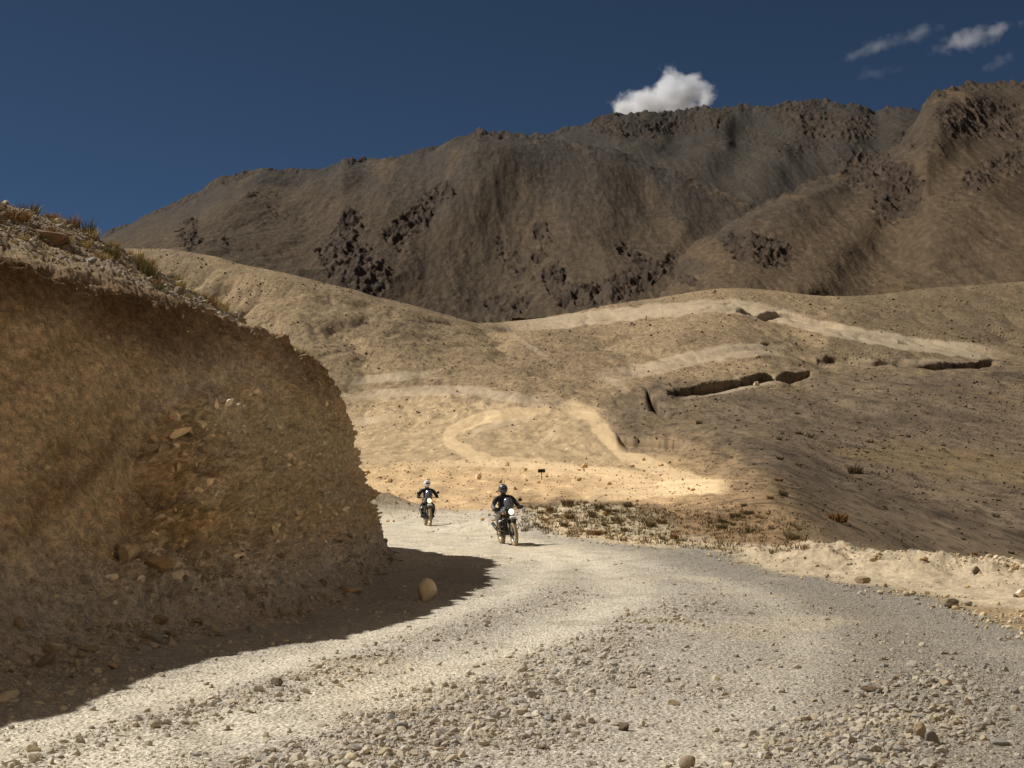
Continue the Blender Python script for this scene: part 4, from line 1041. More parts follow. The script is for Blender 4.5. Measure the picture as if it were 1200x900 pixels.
# scrub carpet on the mound by the road
n_ = 0; SP_ = []
while n_ < 1000:
    px_, py_ = r9.uniform(612, 950), r9.uniform(586, 648)
    if py_ > 626 + (px_ - 640) * .10 or py_ < 590 + max(0, (px_ - 860) * .35): continue
    if px_ > 770 and r9.uniform() < .55: continue
    SP_.append(surf_at(px_, py_, 24)); n_ += 1
SP_ = np.array(SP_)
def tri_clumps(name, P_, s_, cols):
    V, Fs, C = [], [], []
    for (x_, y_, z_), s in zip(P_, s_):
        for j in range(14):
            a = r9.uniform(0, 6.28); rad = s * .8 * math.sqrt(r9.uniform()); h = s * r9.uniform(.35, .9); b = len(V)
            cx_, cy_ = x_ + rad * math.cos(a), y_ + rad * math.sin(a); w = s * r9.uniform(.06, .16); a2 = r9.uniform(0, 3.14); l = s * .3
            V += [(cx_ - w * math.cos(a2), cy_ - w * math.sin(a2), z_ - .02), (cx_ + w * math.cos(a2), cy_ + w * math.sin(a2), z_ - .02), (cx_ + l * math.cos(a), cy_ + l * math.sin(a), z_ + h)]
            Fs.append((b, b + 1, b + 2)); c = cols[r9.integers(len(cols))] * r9.uniform(.7, 1.2); C += [c, c, c]
    return link(name, raw_mesh(name, np.array(V), np.array(Fs), np.array(C), smooth=False), M_grass)
o = tri_clumps('undergrowth', SP_, r9.uniform(.06, .17, len(SP_)), Gs + [lin(150, 124, 86)]); tag(o, 'low dead scrub matting the mound beyond the road', 'undergrowth', kind='stuff')
# ================================================================== MOTORCYCLES, RIDERS, SIGN
MT = dict(
 tyre=mat_plain('dusty_rubber', lin(150, 132, 104), .9, 0, .1, .25, 30), tyre_dark=mat_plain('black_rubber', lin(52, 46, 40), .85, 0, .2, .3, 30),
 steel=mat_plain('bare_steel', (.45, .43, .40), .35, .9, .5, .15), black=mat_plain('black_paint', (.02, .02, .021), .45, 0, .4, .3), dark=mat_plain('dark_metal', (.06, .055, .05), .45, .6, .5, .25),
 chrome=mat_plain('bright_metal', (.62, .6, .56), .22, 1, .5, .1), white=mat_plain('pale_paint', (.72, .69, .62), .4, 0, .4, .1), grey=mat_plain('grey_paint', (.13, .135, .14), .35, .2, .5, .15),
 lamp=mat_plain('lit_lamp', (.9, .85, .72), .2, 0, .5, .05, 5, ((1, .9, .72), .9)), lamp2=mat_plain('warm_lamp', (.9, .8, .5), .2, 0, .5, .05, 5, ((1, .78, .42), 1.15)), shield=mat_plain('smoked_screen', (.10, .11, .125), .12, 0, .5, .1), seat=mat_plain('seat_vinyl', (.03, .027, .025), .6, 0, .3, .2),
 jacket=mat_plain('black_jacket', (.022, .021, .022), .75, 0, .3, .5, 9), jacket2=mat_plain('charcoal_jacket', (.03, .03, .034), .75, 0, .3, .5, 9), armour=mat_plain('grey_armour', (.15, .15, .15), .7, 0, .3, .3, 14),
 trousers=mat_plain('olive_trousers', lin(96, 86, 66), .9, 0, .1, .3, 12), trousers2=mat_plain('dark_trousers', lin(48, 44, 46), .9, 0, .1, .4, 12), boot=mat_plain('dusty_boot', lin(168, 152, 122), .85, 0, .2, .25, 14), boot2=mat_plain('black_boot', lin(52, 46, 42), .8, 0, .2, .25, 14),
 glove=mat_plain('dark_glove', (.03, .028, .026), .8, 0, .2, .3), helmet=mat_plain('grey_helmet', (.085, .09, .095), .3, 0, .5, .15, 6), helmet2=mat_plain('white_helmet', (.7, .69, .66), .3, 0, .5, .08, 6), visor=mat_plain('dark_visor', (.012, .012, .014), .08, 0, .6, .1),
 skin=mat_plain('skin', lin(160, 112, 84), .6, 0, .3, .1), lens=mat_plain('camera_black', (.015, .015, .015), .4, 0, .5, .1), amber=mat_plain('amber_lens', (.6, .22, .03), .25, 0, .5, .05),
 post=mat_plain('rusty_post', lin(110, 78, 50), .7, .3, .3, .3, 20), board=mat_plain('dark_board', lin(38, 28, 24), .6, 0, .3, .2, 20), stripe=mat_plain('faded_band', lin(112, 78, 58), .7, 0, .2, .2, 20))

class MB:
    def __init__(s): s.bm = bmesh.new()
    def tube(s, pts, r, seg=10, closed=False):
        pts = [Vector(p) for p in pts]; n = len(pts); rings = []
        rs = r if isinstance(r, (list, tuple)) else [r] * n
        up = Vector((0, 0, 1))
        for i, p in enumerate(pts):
            a = pts[(i - 1) % n] if (closed or i) else p; b = pts[(i + 1) % n] if (closed or i < n - 1) else p
            t = (b - a).normalized(); q = up if abs(t.dot(up)) < .95 else Vector((0, 1, 0))
            u = t.cross(q).normalized(); v = t.cross(u)
            rings.append([s.bm.verts.new(p + (u * math.cos(6.28318 * k / seg) + v * math.sin(6.28318 * k / seg)) * rs[i]) for k in range(seg)])
        for i in range(n if closed else n - 1):
            A, Bq = rings[i], rings[(i + 1) % n]
            for k in range(seg): s.bm.faces.new((A[k], A[(k + 1) % seg], Bq[(k + 1) % seg], Bq[k]))
        if not closed:
            s.bm.faces.new(rings[0][::-1]); s.bm.faces.new(rings[-1])
        return s
    def torus(s, c, R, r, seg=40, sub=12, squash=1.0):
        c = Vector(c)
        rings = [[s.bm.verts.new(c + Vector((r * squash * math.sin(6.28318 * j / sub), (R + r * math.cos(6.28318 * j / sub)) * math.cos(6.28318 * i / seg), (R + r * math.cos(6.28318 * j / sub)) * math.sin(6.28318 * i / seg)))) for j in range(sub)] for i in range(seg)]
        for i in range(seg):
            for j in range(sub): s.bm.faces.new((rings[i][j], rings[i][(j + 1) % sub], rings[(i + 1) % seg][(j + 1) % sub], rings[(i + 1) % seg][j]))
        return s
    def loft(s, secs, seg=20, power=2.4):
        """secs: (centre, half width x, half height in the (uy,uz) axis, axis angle); super-ellipse sections"""
        rings = []
        for (c, hx, hz, ang) in secs:
            c = Vector(c); v = Vector((0, -math.sin(ang), math.cos(ang))); ring = []
            for k in range(seg):
                a = 6.28318 * k / seg; ca, sa = math.cos(a), math.sin(a)
                ring.append(s.bm.verts.new(c + Vector((hx * math.copysign(abs(ca) ** (2 / power), ca), 0, 0)) + v * hz * math.copysign(abs(sa) ** (2 / power), sa)))
            rings.append(ring)
        for i in range(len(rings) - 1):
            for k in range(seg): s.bm.faces.new((rings[i][k], rings[i][(k + 1) % seg], rings[i + 1][(k + 1) % seg], rings[i + 1][k]))
        s.bm.faces.new(rings[0][::-1]); s.bm.faces.new(rings[-1]); return s
    def box(s, c, d, rot=None, bev=.15):
        g = bmesh.ops.create_cube(s.bm, size=1.0); M = Matrix.Translation(c) @ (rot.to_4x4() if rot else Matrix()) @ Matrix.Diagonal((*d, 1))
        bmesh.ops.transform(s.bm, matrix=M, verts=g['verts'])
        ed = list({e for v in g['verts'] for e in v.link_edges})
        bmesh.ops.bevel(s.bm, geom=ed, offset=min(d) * bev, segments=2, profile=.5, affect='EDGES'); return s
    def ball(s, c, d, rot=None, sub=3):
        g = bmesh.ops.create_icosphere(s.bm, subdivisions=sub, radius=1.0)
        bmesh.ops.transform(s.bm, matrix=Matrix.Translation(c) @ (rot.to_4x4() if rot else Matrix()) @ Matrix.Diagonal((*d, 1)), verts=g['verts']); return s
    def build(s, name, mat, parent=None, smooth=True):
        bmesh.ops.recalc_face_normals(s.bm, faces=s.bm.faces)
        me = bpy.data.meshes.new(name); s.bm.to_mesh(me); s.bm.free()
        for p in me.polygons: p.use_smooth = smooth
        return link(name, me, MT[mat], parent)

def arc(c, R, a0, a1, n=14, x=0.0):
    return [(x, c[1] + R * math.cos(a0 + (a1 - a0) * k / n), c[2] + R * math.sin(a0 + (a1 - a0) * k / n)) for k in range(n + 1)]

def wheel(root, name, y, R, r, tyre):
    h = MB().tube([(-.09, y, R), (.09, y, R)], .035, 14).tube([(-.055, y, R), (-.05, y, R)], .11, 24)
    w = h.build(name, 'dark', root)
    t = MB().torus((0, y, R), R - r, r, 48, 14, .95)
    for k in range(44):                              # tread blocks
        a = 6.28318 * k / 44
        for sx in (-1, 1):
            t.box((sx * r * .42, y + (R - .002) * math.cos(a), R + (R - .002) * math.sin(a)), (r * .6, .026, .016), Matrix.Rotation(a - math.pi / 2, 3, 'X'), .1)
    t.build('tyre', tyre, w)
    rim = MB().torus((0, y, R), R - r * 1.9, .016, 40, 8, 1.7)
    for k in range(24):
        a = 6.28318 * k / 24; sx = -.04 if k % 2 else .04
        rim.tube([(sx, y + .035 * math.cos(a + .5), R + .035 * math.sin(a + .5)), (sx * .15, y + (R - r * 2) * math.cos(a), R + (R - r * 2) * math.sin(a))], .0028, 5)
    rim.build('rim', 'steel', w)
    return w

def motorcycle(label, body, beak, tyre, guard, lamp='lamp'):
    root = bpy.data.objects.new('motorcycle', None); COL.objects.link(root); tag(root, label, 'motorcycle')
    fy, ry = -.74, .72
    wheel(root, 'front_wheel', fy, .34, .052, tyre); wheel(root, 'rear_wheel', ry, .33, .066, tyre)
    for sx in (-1, 1):
        f = MB().tube([(sx * .10, fy - .01, .33), (sx * .10, fy + .13, .66)], .03).tube([(sx * .10, fy + .13, .66), (sx * .10, fy + .31, 1.06)], .021)
        f.box((sx * .10, fy - .01, .33), (.05, .07, .09)).build('fork_leg', 'dark', root)
    MB().box((0, fy + .245, .90), (.27, .09, .035)).box((0, fy + .31, 1.05), (.25, .09, .03)).tube([(0, fy + .245, .88), (0, fy + .33, 1.07)], .035).build('fork_yoke', 'dark', root)
    fr = MB()
    for sx in (-1, 1):
        fr.tube([(0, -.42, .98), (sx * .06, -.30, .78), (sx * .12, -.24, .5), (sx * .13, -.1, .3), (sx * .13, .2, .29), (sx * .14, .32, .46)], .019)
        fr.tube([(0, -.40, 1.0), (sx * .07, -.1, .88), (sx * .12, .25, .78), (sx * .12, .85, .86)], .019).tube([(sx * .13, .3, .45), (sx * .12, .7, .82)], .016)
        fr.tube([(sx * .12, .3, .42), (sx * .11, ry, .33)], .026)
    fr.build('frame', 'black', root)
    en = MB().box((0, .05, .42), (.28, .42, .26), None, .2).box((0, -.06, .60), (.19, .2, .2), Matrix.Rotation(.2, 3, 'X'), .1)
    for k in range(6): en.box((0, -.06 - .006 * k, .54 + .034 * k), (.24, .25, .012), Matrix.Rotation(.2, 3, 'X'), .1)
    en.tube([(.14, .02, .42), (.19, .02, .42)], .11, 20).tube([(-.14, .02, .42), (-.19, .02, .42)], .10, 20); en.build('engine', 'dark', root)
    MB().loft([((0, -.42, .98), .09, .07, 0), ((0, -.34, 1.0), .15, .11, 0), ((0, -.18, 1.01), .175, .125, 0), ((0, 0, .98), .15, .11, 0), ((0, .12, .93), .10, .08, 0)]).build('fuel_tank', body, root)
    MB().loft([((0, .06, .88), .10, .05, 0), ((0, .2, .86), .15, .055, 0), ((0, .42, .87), .155, .05, 0), ((0, .52, .92), .15, .05, 0), ((0, .85, .94), .11, .04, 0)]).build('seat', 'seat', root)
    for sx in (-1, 1): MB().loft([((sx * .12, .3, .66), .02, .10, 0), ((sx * .155, .42, .68), .025, .13, 0), ((sx * .13, .66, .76), .02, .08, 0)], 12).build('side_panel', body, root)
    # upper mudguard, pale plate and lamp
    MB().loft([((0, fy - .26, .735), .05, .012, .1), ((0, fy - .12, .765), .085, .016, 0), ((0, fy + .05, .79), .09, .016, -.1), ((0, fy + .2, .80), .07, .016, 0)], 16, 4).build('front_mudguard', 'black', root)
    MB().loft([((0, fy - .14, .81), .085, .030, .3), ((0, fy - .10, .83), .095, .034, .3), ((0, fy - .04, .84), .085, .03, .3)], 16, 4).build('beak_plate', beak, root)
    hl = MB().loft([((0, fy + .2, .985), .05, .05, 0), ((0, fy + .10, .985), .088, .088, 0), ((0, fy + .03, .985), .10, .10, 0), ((0, fy + .02, .985), .095, .095, 0)], 28, 2).build('headlight', 'black', root)
    MB().loft([((0, fy + .021, .985), .088, .088, 0), ((0, fy + .008, .985), .082, .082, 0), ((0, fy - .006, .985), .05, .05, 0)], 28, 2).build('lens', lamp, hl)
    ws = MB()
    rows_ = [(fy + .07, 1.10, .125), (fy + .10, 1.18, .145), (fy + .14, 1.27, .14), (fy + .19, 1.35, .115), (fy + .21, 1.385, .07)]
    vs_ = [[ws.bm.verts.new((hw * u, yy + .09 * (abs(u) ** 2) + o_, zz)) for u in (-1, -.75, -.5, -.25, 0, .25, .5, .75, 1)] for o_ in (0, .006) for (yy, zz, hw) in rows_]
    for b_ in (0, 5):
        for i in range(4):
            for j in range(8): ws.bm.faces.new((vs_[b_ + i][j], vs_[b_ + i][j + 1], vs_[b_ + i + 1][j + 1], vs_[b_ + i + 1][j]))
    rim_ = lambda o_: [vs_[o_][j] for j in range(9)] + [vs_[o_ + i][8] for i in range(1, 5)] + [vs_[o_ + 4][j] for j in range(7, -1, -1)] + [vs_[o_ + i][0] for i in range(3, 0, -1)]
    A_, B_ = rim_(0), rim_(5)
    for k in range(len(A_)): ws.bm.faces.new((A_[k], A_[(k + 1) % len(A_)], B_[(k + 1) % len(A_)], B_[k]))
    ws.build('windscreen', 'shield', root)
    MB().tube([(-.40, -.30, 1.09), (-.22, -.39, 1.11), (-.09, -.42, 1.07), (.09, -.42, 1.07), (.22, -.39, 1.11), (.40, -.30, 1.09)], .013).build('handlebar', 'black', root)
    for sx in (-1, 1):
        MB().tube([(sx * .27, -.365, 1.107), (sx * .41, -.297, 1.09)], .019, 12).build('grip', 'seat', root)
        if guard: MB().loft([((sx * .34, -.44, 1.07), .09, .05, .2), ((sx * .37, -.42, 1.075), .085, .055, .2), ((sx * .38, -.40, 1.08), .06, .04, .2)], 14).build('handguard', 'black', root)
        m = MB().tube([(sx * .25, -.375, 1.11), (sx * .30, -.40, 1.22), (sx * .36, -.38, 1.27)], .008, 8).build('mirror', 'black', root)
        MB().ball((sx * .385, -.375, 1.285), (.062, .022, .05)).build('mirror_glass', 'black', m)
        MB().tube([(sx * .13, -.28, .42), (sx * .26, -.32, .46), (sx * .31, -.3, .58), (sx * .28, -.25, .72), (sx * .10, -.22, .80)], .014).tube([(sx * .31, -.3, .58), (sx * .2, -.2, .58)], .012).build('crash_bar', 'steel', root)
        MB().tube([(sx * .12, .13, .34), (sx * .27, .10, .33)], .014, 8).box((sx * .245, .10, .345), (.10, .05, .02)).build('footpeg', 'dark', root)
        MB().ball((sx * .21, fy + .17, .94), (.035, .04, .028)).tube([(sx * .1, fy + .24, .93), (sx * .19, fy + .19, .94)], .008, 6).build('indicator', 'amber', root)
    MB().tube([(-.07, -.16, .58), (-.10, -.26, .42), (-.14, -.1, .27), (-.15, .2, .3), (-.17, .38, .42)], .022).tube([(-.17, .38, .42), (-.19, .85, .62)], [.04, .052], 16).build('exhaust', 'dark', root)
    rm = MB().loft([((0, .55, .80), .10, .018, -.3), ((0, .8, .80), .10, .018, 0), ((0, 1.0, .72), .09, .016, .5)], 14, 4).build('rear_mudguard', 'black', root)
    MB().ball((0, 1.0, .78), (.05, .03, .035)).build('tail_lamp', 'amber', rm)
    rk_ = MB()
    for sx in (-1, 1): rk_.tube([(sx * .13, .5, .97), (sx * .13, 1.0, 1.0), (0, 1.06, 1.0)], .010, 8)
    rk_.tube([(-.13, .75, .985), (.13, .75, .985)], .010, 8).build('luggage_rack', 'black', root)
    return root

def skin_mesh(name, joints, edges, root_i=0, sub=2):
    """one continuous surface grown round a skeleton: joints = [(co, radius or (rx, ry))]"""
    me = bpy.data.meshes.new(name); me.from_pydata([j[0] for j in joints], edges, [])
    o = bpy.data.objects.new(name, me); COL.objects.link(o)
    o.modifiers.new('skin', 'SKIN')
    for i, j in enumerate(joints):
        sv = me.skin_vertices[0].data[i]; r = j[1]; sv.radius = (r, r) if not isinstance(r, tuple) else r; sv.use_root = (i == root_i)
    ss = o.modifiers.new('sub', 'SUBSURF'); ss.levels = sub; ss.render_levels = sub
    dg = bpy.context.evaluated_depsgraph_get(); ev = o.evaluated_get(dg)
    out = bpy.data.meshes.new_from_object(ev)
    bpy.data.objects.remove(o); bpy.data.meshes.remove(me)
    for p in out.polygons: p.use_smooth = True
    out.name = name
    return out

def rider(label, jk, tr, bt, hm, chest, cam_on):
    J = [((0, .26, .90), (.15, .13)), ((0, .22, 1.04), (.145, .12)), ((0, .14, 1.20), (.165, .125)), ((0, .06, 1.35), (.155, .115)), ((0, .02, 1.45), (.07, .065)), ((0, -.01, 1.53), (.075, .085)), ((0, -.03, 1.62), (.07, .08))]
    E = [(0, 1), (1, 2), (2, 3), (3, 4), (4, 5), (5, 6)]
    for sx in (-1, 1):
        b = len(J)
        J += [((sx * .13, .05, 1.385), .085), ((sx * .22, .02, 1.36), .084), ((sx * .315, -.02, 1.24), .072), ((sx * .37, -.06, 1.15), .066), ((sx * .37, -.17, 1.12), .054), ((sx * .365, -.27, 1.11), .036),
              ((sx * .10, .22, .87), .10), ((sx * .165, .06, .83), .092), ((sx * .225, -.10, .765), .078), ((sx * .225, -.05, .62), .066), ((sx * .215, .04, .46), .056), ((sx * .21, .10, .385), .05), ((sx * .225, .03, .36), .046), ((sx * .24, -.07, .355), .040)]
        E += [(3, b), (b, b + 1), (b + 1, b + 2), (b + 2, b + 3), (b + 3, b + 4), (b + 4, b + 5), (0, b + 6), (b + 6, b + 7), (b + 7, b + 8), (b + 8, b + 9), (b + 9, b + 10), (b + 10, b + 11), (b + 11, b + 12), (b + 12, b + 13)]
    me = skin_mesh('person', J, E)
    body = link('person', me); 
    for k in (jk, tr, bt, 'armour', 'skin'): me.materials.append(MT[k])
    for p in me.polygons:
        c = p.center
        if c.z > 1.50: k = 4
        elif c.z < .47 and abs(c.x) > .12: k = 2
        elif c.z < .93 and not (abs(c.x) > .27 and c.z > .95): k = 1
        else: k = 0
        if k == 0 and abs(c.x) > .33 and c.y < -.03: k = 3 if chest == 'forearm' else 0
        if k == 1 and abs(c.x) > .17 and c.y < -.13 and c.z > .66: k = 3
        p.material_index = k
    tag(body, label, 'person')
    # helmet with chin bar, visor and peak; the face stays behind the visor
    H = Matrix.Rotation(.12, 3, 'X')
    h = MB().ball((0, -.03, 1.635), (.134, .158, .15), H, 4).loft([((0, -.13, 1.575), .085, .055, .0), ((0, -.175, 1.565), .07, .05, 0), ((0, -.19, 1.562), .045, .036, 0)], 18).build('helmet', hm, body)
    MB().ball((0, -.085, 1.648), (.108, .112, .058), H, 3).build('visor', 'visor', h)
    if cam_on:
        MB().box((.02, -.05, 1.80), (.045, .05, .045)).tube([(.02, -.06, 1.80), (.02, -.085, 1.80)], .014, 12).build('action_camera', 'lens', h)
        MB().loft([((0, -.10, 1.735), .09, .012, .2), ((0, -.2, 1.74), .075, .010, .0), ((0, -.25, 1.73), .05, .008, -.1)], 14, 4).build('peak', hm, h)
    if chest == 'pale':
        MB().loft([((0, .06, 1.18), .05, .012, 1.57), ((0, -.03, 1.2), .085, .11, 0), ((0, -.055, 1.25), .075, .12, 0), ((0, -.06, 1.26), .05, .09, 0)], 16).build('chest_guard', 'armour', body)
    # gloved hands: palm, four fingers closed round the grip, thumb underneath
    for sx in (-1, 1):
        gx_ = sx * .345; pj = [((gx_ + sx * .015, -.262, 1.115), (.032, .026)), ((gx_, -.298, 1.122), (.042, .020)), ((gx_, -.33, 1.126), (.042, .018))]; pe = [(0, 1), (1, 2)]
        for fi, (dx, ln_) in enumerate([(.036, .9), (.013, 1.0), (-.011, .96), (-.033, .78)]):
            b = len(pj); fx_ = gx_ + sx * dx; yy = -.335 + abs(dx) * .1
            pj += [((fx_, yy, 1.126), .011), ((fx_, yy - .03 * ln_, 1.112), .0105), ((fx_, yy - .026 * ln_, 1.084), .010), ((fx_, yy - .004 * ln_, 1.072), .009)]; pe += [(2, b), (b, b + 1), (b + 1, b + 2), (b + 2, b + 3)]
        b = len(pj); pj += [((gx_ - sx * .045, -.295, 1.105), .013), ((gx_ - sx * .06, -.32, 1.085), .0115), ((gx_ - sx * .045, -.345, 1.075), .010)]; pe += [(1, b), (b, b + 1), (b + 1, b + 2)]
        link('glove', skin_mesh('glove', pj, pe, 1, 1), MT['glove'], body)
    return body

def place(o, px, pyb, yaw, lean):
    x_, y_, z_ = surf_at(px, pyb, 20)
    o.rotation_mode = 'XYZ'
    M = Matrix.Translation((x_, y_, z_ - .008)) @ Matrix.Rotation(yaw, 4, 'Z') @ Matrix.Rotation(lean, 4, 'Y') @ Matrix.Translation((0, .74, 0))
    o.matrix_world = M
m1 = motorcycle('dark motorcycle with round lit headlight nearer the camera, leaning into the bend', 'grey', 'white', 'tyre', True)
p1_ = rider('rider in black jacket, grey helmet and olive trousers on the nearer motorcycle', 'jacket', 'trousers', 'boot', 'helmet', 'forearm', False)
for o_ in (m1, p1_): place(o_, 602.5, 640, math.radians(15), math.radians(-6))
m2 = motorcycle('motorcycle with yellow glowing headlight farther up the road, beside the cut bank', 'grey', 'white', 'tyre', False, 'lamp2')
p2_ = rider('rider in white helmet topped with a small camera on the farther motorcycle', 'jacket2', 'trousers2', 'boot2', 'helmet2', 'pale', True)
for o_ in (m2, p2_): place(o_, 504, 617, math.radians(10), math.radians(-1.5))

# road sign by the sand track
x_, y_, z_ = surf_at(633.8, 562)
k_ = y_ / F
sg = bpy.data.objects.new('road_sign', None); COL.objects.link(sg); sg.location = (x_, y_, z_); sg.rotation_euler = (0, math.radians(-2), math.radians(6))
tag(sg, 'small dark rectangular sign on a thin rusty post beside the sand track', 'sign')
MB().tube([(0, 0, -.15), (0, 0, 11.5 * k_)], .5 * k_, 12).build('post', 'post', sg)
bd = MB().box((.2 * k_, -.7 * k_, 10.2 * k_), (8.4 * k_, .4 * k_, 4.2 * k_), None, .12).build('board', 'board', sg)
MB().box((1.9 * k_, -.93 * k_, 9.7 * k_), (3.4 * k_, .1 * k_, .45 * k_), None, .1).build('band', 'stripe', bd)

# ================================================================== CLOUDS
def cloud_mat(name, dens, nscale, thr, seed, lobes, zs, soft=.5):
    """lobes: (x, z, radius x, radius z) in the hull's own space"""
    m = bpy.data.materials.new(name); m.use_nodes = True; nt = m.node_tree; nt.nodes.clear()
    out = nt.nodes.new('ShaderNodeOutputMaterial'); pv = nt.nodes.new('ShaderNodeVolumePrincipled')
    pv.inputs['Color'].default_value = (.93, .94, .95, 1); pv.inputs['Anisotropy'].default_value = .2
    nt.links.new(pv.outputs[0], out.inputs['Volume'])
    tc = nt.nodes.new('ShaderNodeTexCoord'); best = None
    for lx_, lz_, rx_, rz_ in lobes:
        mp = nt.nodes.new('ShaderNodeMapping'); mp.vector_type = 'POINT'
        mp.inputs['Location'].default_value = (-lx_ / rx_, 0, -lz_ / rz_); mp.inputs['Scale'].default_value = (1 / rx_, 1.25, 1 / rz_)
        nt.links.new(tc.outputs['Object'], mp.inputs['Vector'])
        ln = nt.nodes.new('ShaderNodeVectorMath'); ln.operation = 'LENGTH'; nt.links.new(mp.outputs[0], ln.inputs[0])
        if best is None: best = ln.outputs['Value']
        else:
            mn = nt.nodes.new('ShaderNodeMath'); mn.operation = 'SMOOTH_MIN'; mn.inputs[2].default_value = .25
            nt.links.new(best, mn.inputs[0]); nt.links.new(ln.outputs['Value'], mn.inputs[1]); best = mn.outputs[0]
    mp = nt.nodes.new('ShaderNodeMapping'); mp.inputs['Scale'].default_value = (1, .6, zs); nt.links.new(tc.outputs['Object'], mp.inputs['Vector'])
    n1 = nt.nodes.new('ShaderNodeTexNoise'); n1.noise_dimensions = '4D'; n1.inputs['W'].default_value = seed
    n1.inputs['Scale'].default_value = nscale; n1.inputs['Detail'].default_value = 7; n1.inputs['Roughness'].default_value = .62
    nt.links.new(mp.outputs[0], n1.inputs['Vector'])
    a = nt.nodes.new('ShaderNodeMath'); a.operation = 'MULTIPLY_ADD'; a.inputs[1].default_value = 4.2; a.inputs[2].default_value = -thr - .7
    nt.links.new(n1.outputs['Fac'], a.inputs[0])
    b = nt.nodes.new('ShaderNodeMath'); b.operation = 'SUBTRACT'; nt.links.new(a.outputs[0], b.inputs[0]); nt.links.new(best, b.inputs[1])
    c = nt.nodes.new('ShaderNodeMapRange'); c.inputs['From Min'].default_value = 0; c.inputs['From Max'].default_value = soft; c.inputs['To Min'].default_value = 0; c.inputs['To Max'].default_value = dens
    nt.links.new(b.outputs[0], c.inputs['Value']); nt.links.new(c.outputs[0], pv.inputs['Density'])
    return m
def cloud(label, cx_, cy_, W_, H_, D, dens, nscale, thr, seed, lobes, roll=0.0, soft=.5):
    """a cloud: one closed volume hull, W_ x H_ photo px half size, at its own distance"""
    t, s = ts(cx_, cy_); k = D / F
    V = IV3.copy(); Vb = np.sign(V) * np.abs(V) ** .6
    me = raw_mesh('cloud', Vb, IF3, None); me.materials.append(cloud_mat('cloud_vapour', dens, nscale, thr, seed, lobes, H_ / W_, soft))
    o = link('cloud', me); o.location = (t * D, D, CAMZ + s * D); o.scale = (W_ * k, W_ * .6 * k, H_ * k); o.rotation_euler = (0, roll, 0)
    tag(o, label, 'cloud'); return o
cloud('large white cumulus cloud sitting behind the middle of the ridge', 777, 114, 80, 40, 5600, .03, 2.5, .53, 3.1, [(.22, .02, .48, .62), (-.22, -.2, .5, .36), (.0, -.35, .75, .35), (-.62, -.35, .22, .22)], 0, .45)
cloud('compact ragged white cloud near the upper right corner of the sky', 1141, 46, 66, 34, 6200, .004, 3.4, .62, 7.3, [(-.1, -.05, .5, .42), (.45, .2, .38, .3), (-.5, -.15, .28, .25)], math.radians(-10), .7)
cloud('thin streak of cloud slanting left of the compact cloud', 1044, 50, 72, 15, 6400, .0018, 3.6, .72, 5.7, [(.4, .0, .5, .5), (-.1, .0, .5, .5), (-.55, .0, .4, .45)], math.radians(-18), .8)
cloud('faint wisp of cloud low between the streak and the peak', 1028, 87, 34, 9, 6600, .0013, 2.2, .6, 9.2, [(0, 0, .9, .8)], math.radians(-6), .9)
cloud('faint wisp of cloud just above the right hand summit', 1168, 76, 30, 12, 6600, .0013, 2.2, .6, 11.4, [(0, 0, .9, .8)], math.radians(-32), .9)

# unseen cumulus and hillside, added behind the camera to bounce light onto the bank
def lumpy(name, lumps, mat, sub=4, seed=0, rough=.25):
    Vs, Fs, b = [], [], 0; V0, F0 = ico(sub)
    for (cx_, cy_, cz_, rx_, ry_, rz_) in lumps:
        q = 1 + rough * fbm3(V0[:, 0] * 1.6 + cx_ * .001 + seed, V0[:, 1] * 1.6 + cy_ * .001, V0[:, 2] * 1.6, 5, seed)
        V = V0 * q[:, None]; V[:, 2] = np.where(V[:, 2] < -.25, -.25 + (V[:, 2] + .25) * .3, V[:, 2])
        Vs.append(V * np.array([rx_, ry_, rz_]) + np.array([cx_, cy_, cz_])); Fs.append(F0 + b); b += len(V0)
    return link(name, raw_mesh(name, np.concatenate(Vs), np.concatenate(Fs), None), mat)
M_cl = mat_plain('bounce_cloud_white', (.86, .87, .88), 1, 0, 0, .03, .002)
LU = []
rc_ = np.random.default_rng(3)
for az, el_, D_, S_ in [(75, 34, 5200, 1300), (108, 46, 5000, 1300), (140, 30, 5600, 1500), (165, 50, 5000, 1300), (200, 32, 5600, 1400), (235, 44, 5600, 1200), (120, 68, 4200, 900), (185, 75, 4200, 900)]:
    a_z, e_l = math.radians(az), math.radians(el_)
    c0 = np.array([math.sin(a_z) * math.cos(e_l), math.cos(a_z) * math.cos(e_l), math.sin(e_l)]) * D_
    for j in range(6):
        d_ = rc_.normal(size=3) * np.array([.55, .55, .22]) * S_; s_ = S_ * rc_.uniform(.55, .95)
        LU.append((*(c0 + d_), s_, s_, s_ * .72))
tag(lumpy('bounce_clouds', LU, M_cl, 4, 5), 'unseen white cumulus added to bounce light onto the shaded bank', 'bounce_clouds', kind='stuff')
gx_, gy_ = np.meshgrid(np.linspace(-140, 220, 150), np.linspace(-260, 2.6, 120))
rise = sstep(6, 75, np.hypot(gx_ * .8 - 6, gy_ + 2) - 4) 
gz_ = 34 * rise * sstep(-35, 25, gx_ - .15 * gy_) + 18 * rise * sstep(-12, -60, gy_) + 2.2 * fbm2(gx_ / 18, gy_ / 18, 5, 66) * rise + .05 * fbm2(gx_ / 2, gy_ / 2, 3, 67) - .03
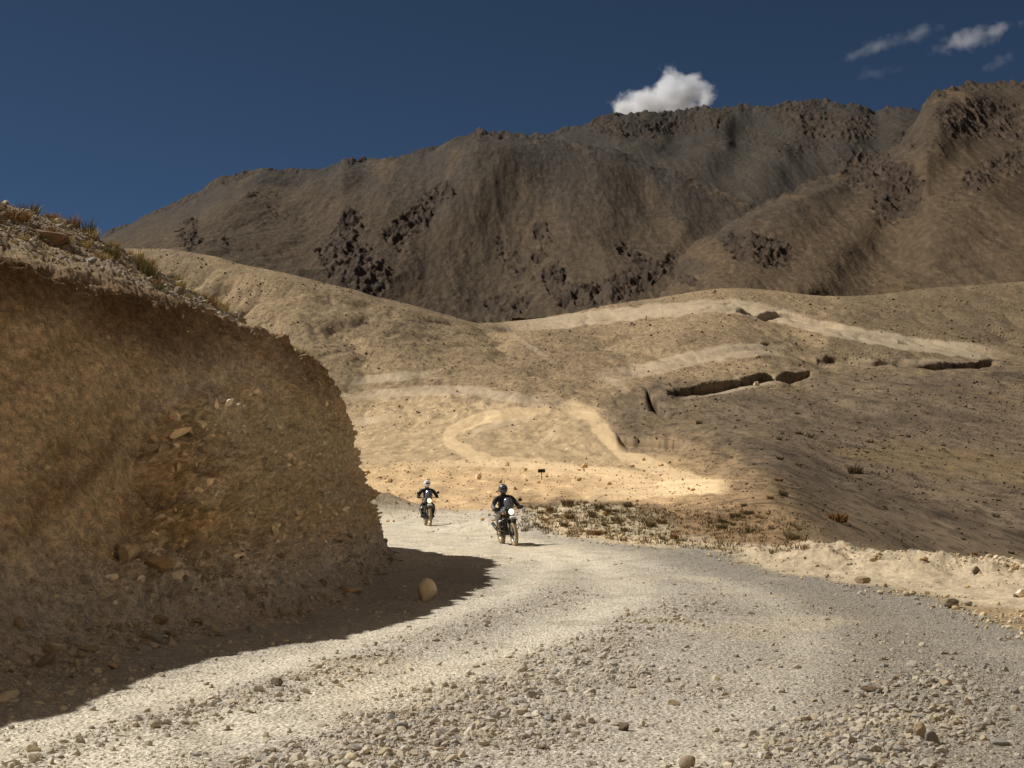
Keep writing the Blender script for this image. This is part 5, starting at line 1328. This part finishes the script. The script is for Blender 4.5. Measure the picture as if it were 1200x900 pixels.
gc_ = np.tile(lin(194, 177, 148), (gx_.size, 1)) * (1 + .3 * fbm2(gx_ / 6, gy_ / 6, 4, 68)).reshape(-1, 1)
tag(link('hillside', raw_mesh('hillside', np.stack([gx_, gy_, gz_], -1).reshape(-1, 3), grid_faces(*gx_.shape), gc_), M_ground), kind='structure')  # added slope out of view, there to brighten the shaded bank
# ================================================================== LIGHT, SKY, CAMERA
W = bpy.data.worlds.new('World'); SC.world = W; W.use_nodes = True
nt = W.node_tree; bg = nt.nodes['Background']
sky = nt.nodes.new('ShaderNodeTexSky'); sky.sky_type = 'NISHITA'; sky.sun_disc = False
el = math.asin(SUN[2]); sky.sun_elevation = el
sky.sun_rotation = math.atan2(SUN[0], SUN[1])
sky.altitude = 12500; sky.air_density = 1.0; sky.dust_density = 2.0; sky.ozone_density = 4.0
hs = nt.nodes.new('ShaderNodeHueSaturation'); hs.inputs['Hue'].default_value = .488; hs.inputs['Saturation'].default_value = .95
nt.links.new(sky.outputs[0], hs.inputs['Color']); nt.links.new(hs.outputs[0], bg.inputs['Color']); bg.inputs['Strength'].default_value = 0.05
sl = bpy.data.lights.new('sun', 'SUN'); sl.energy = 4.6; sl.angle = math.radians(.53); sl.color = (1, .965, .91)
so = bpy.data.objects.new('sun', sl); COL.objects.link(so)
so.rotation_euler = Vector(SUN).to_track_quat('Z', 'Y').to_euler()
cam = bpy.data.cameras.new('camera'); co = bpy.data.objects.new('camera', cam); COL.objects.link(co)
cam.sensor_width = 36; cam.lens = 36 * F / 1200; cam.clip_start = .1; cam.clip_end = 60000
co.location = (0, 0, CAMZ); co.rotation_euler = (math.pi / 2 + PIT, 0, 0)
SC.camera = co
vs = SC.view_settings; vs.view_transform = 'Standard'; vs.look = 'None'; vs.gamma = 1; vs.use_curve_mapping = False; vs.exposure = 0.3
SC.cycles.use_denoising = True
SC.cycles.max_bounces = 8; SC.cycles.diffuse_bounces = 4; SC.cycles.volume_bounces = 3; SC.cycles.transparent_max_bounces = 16
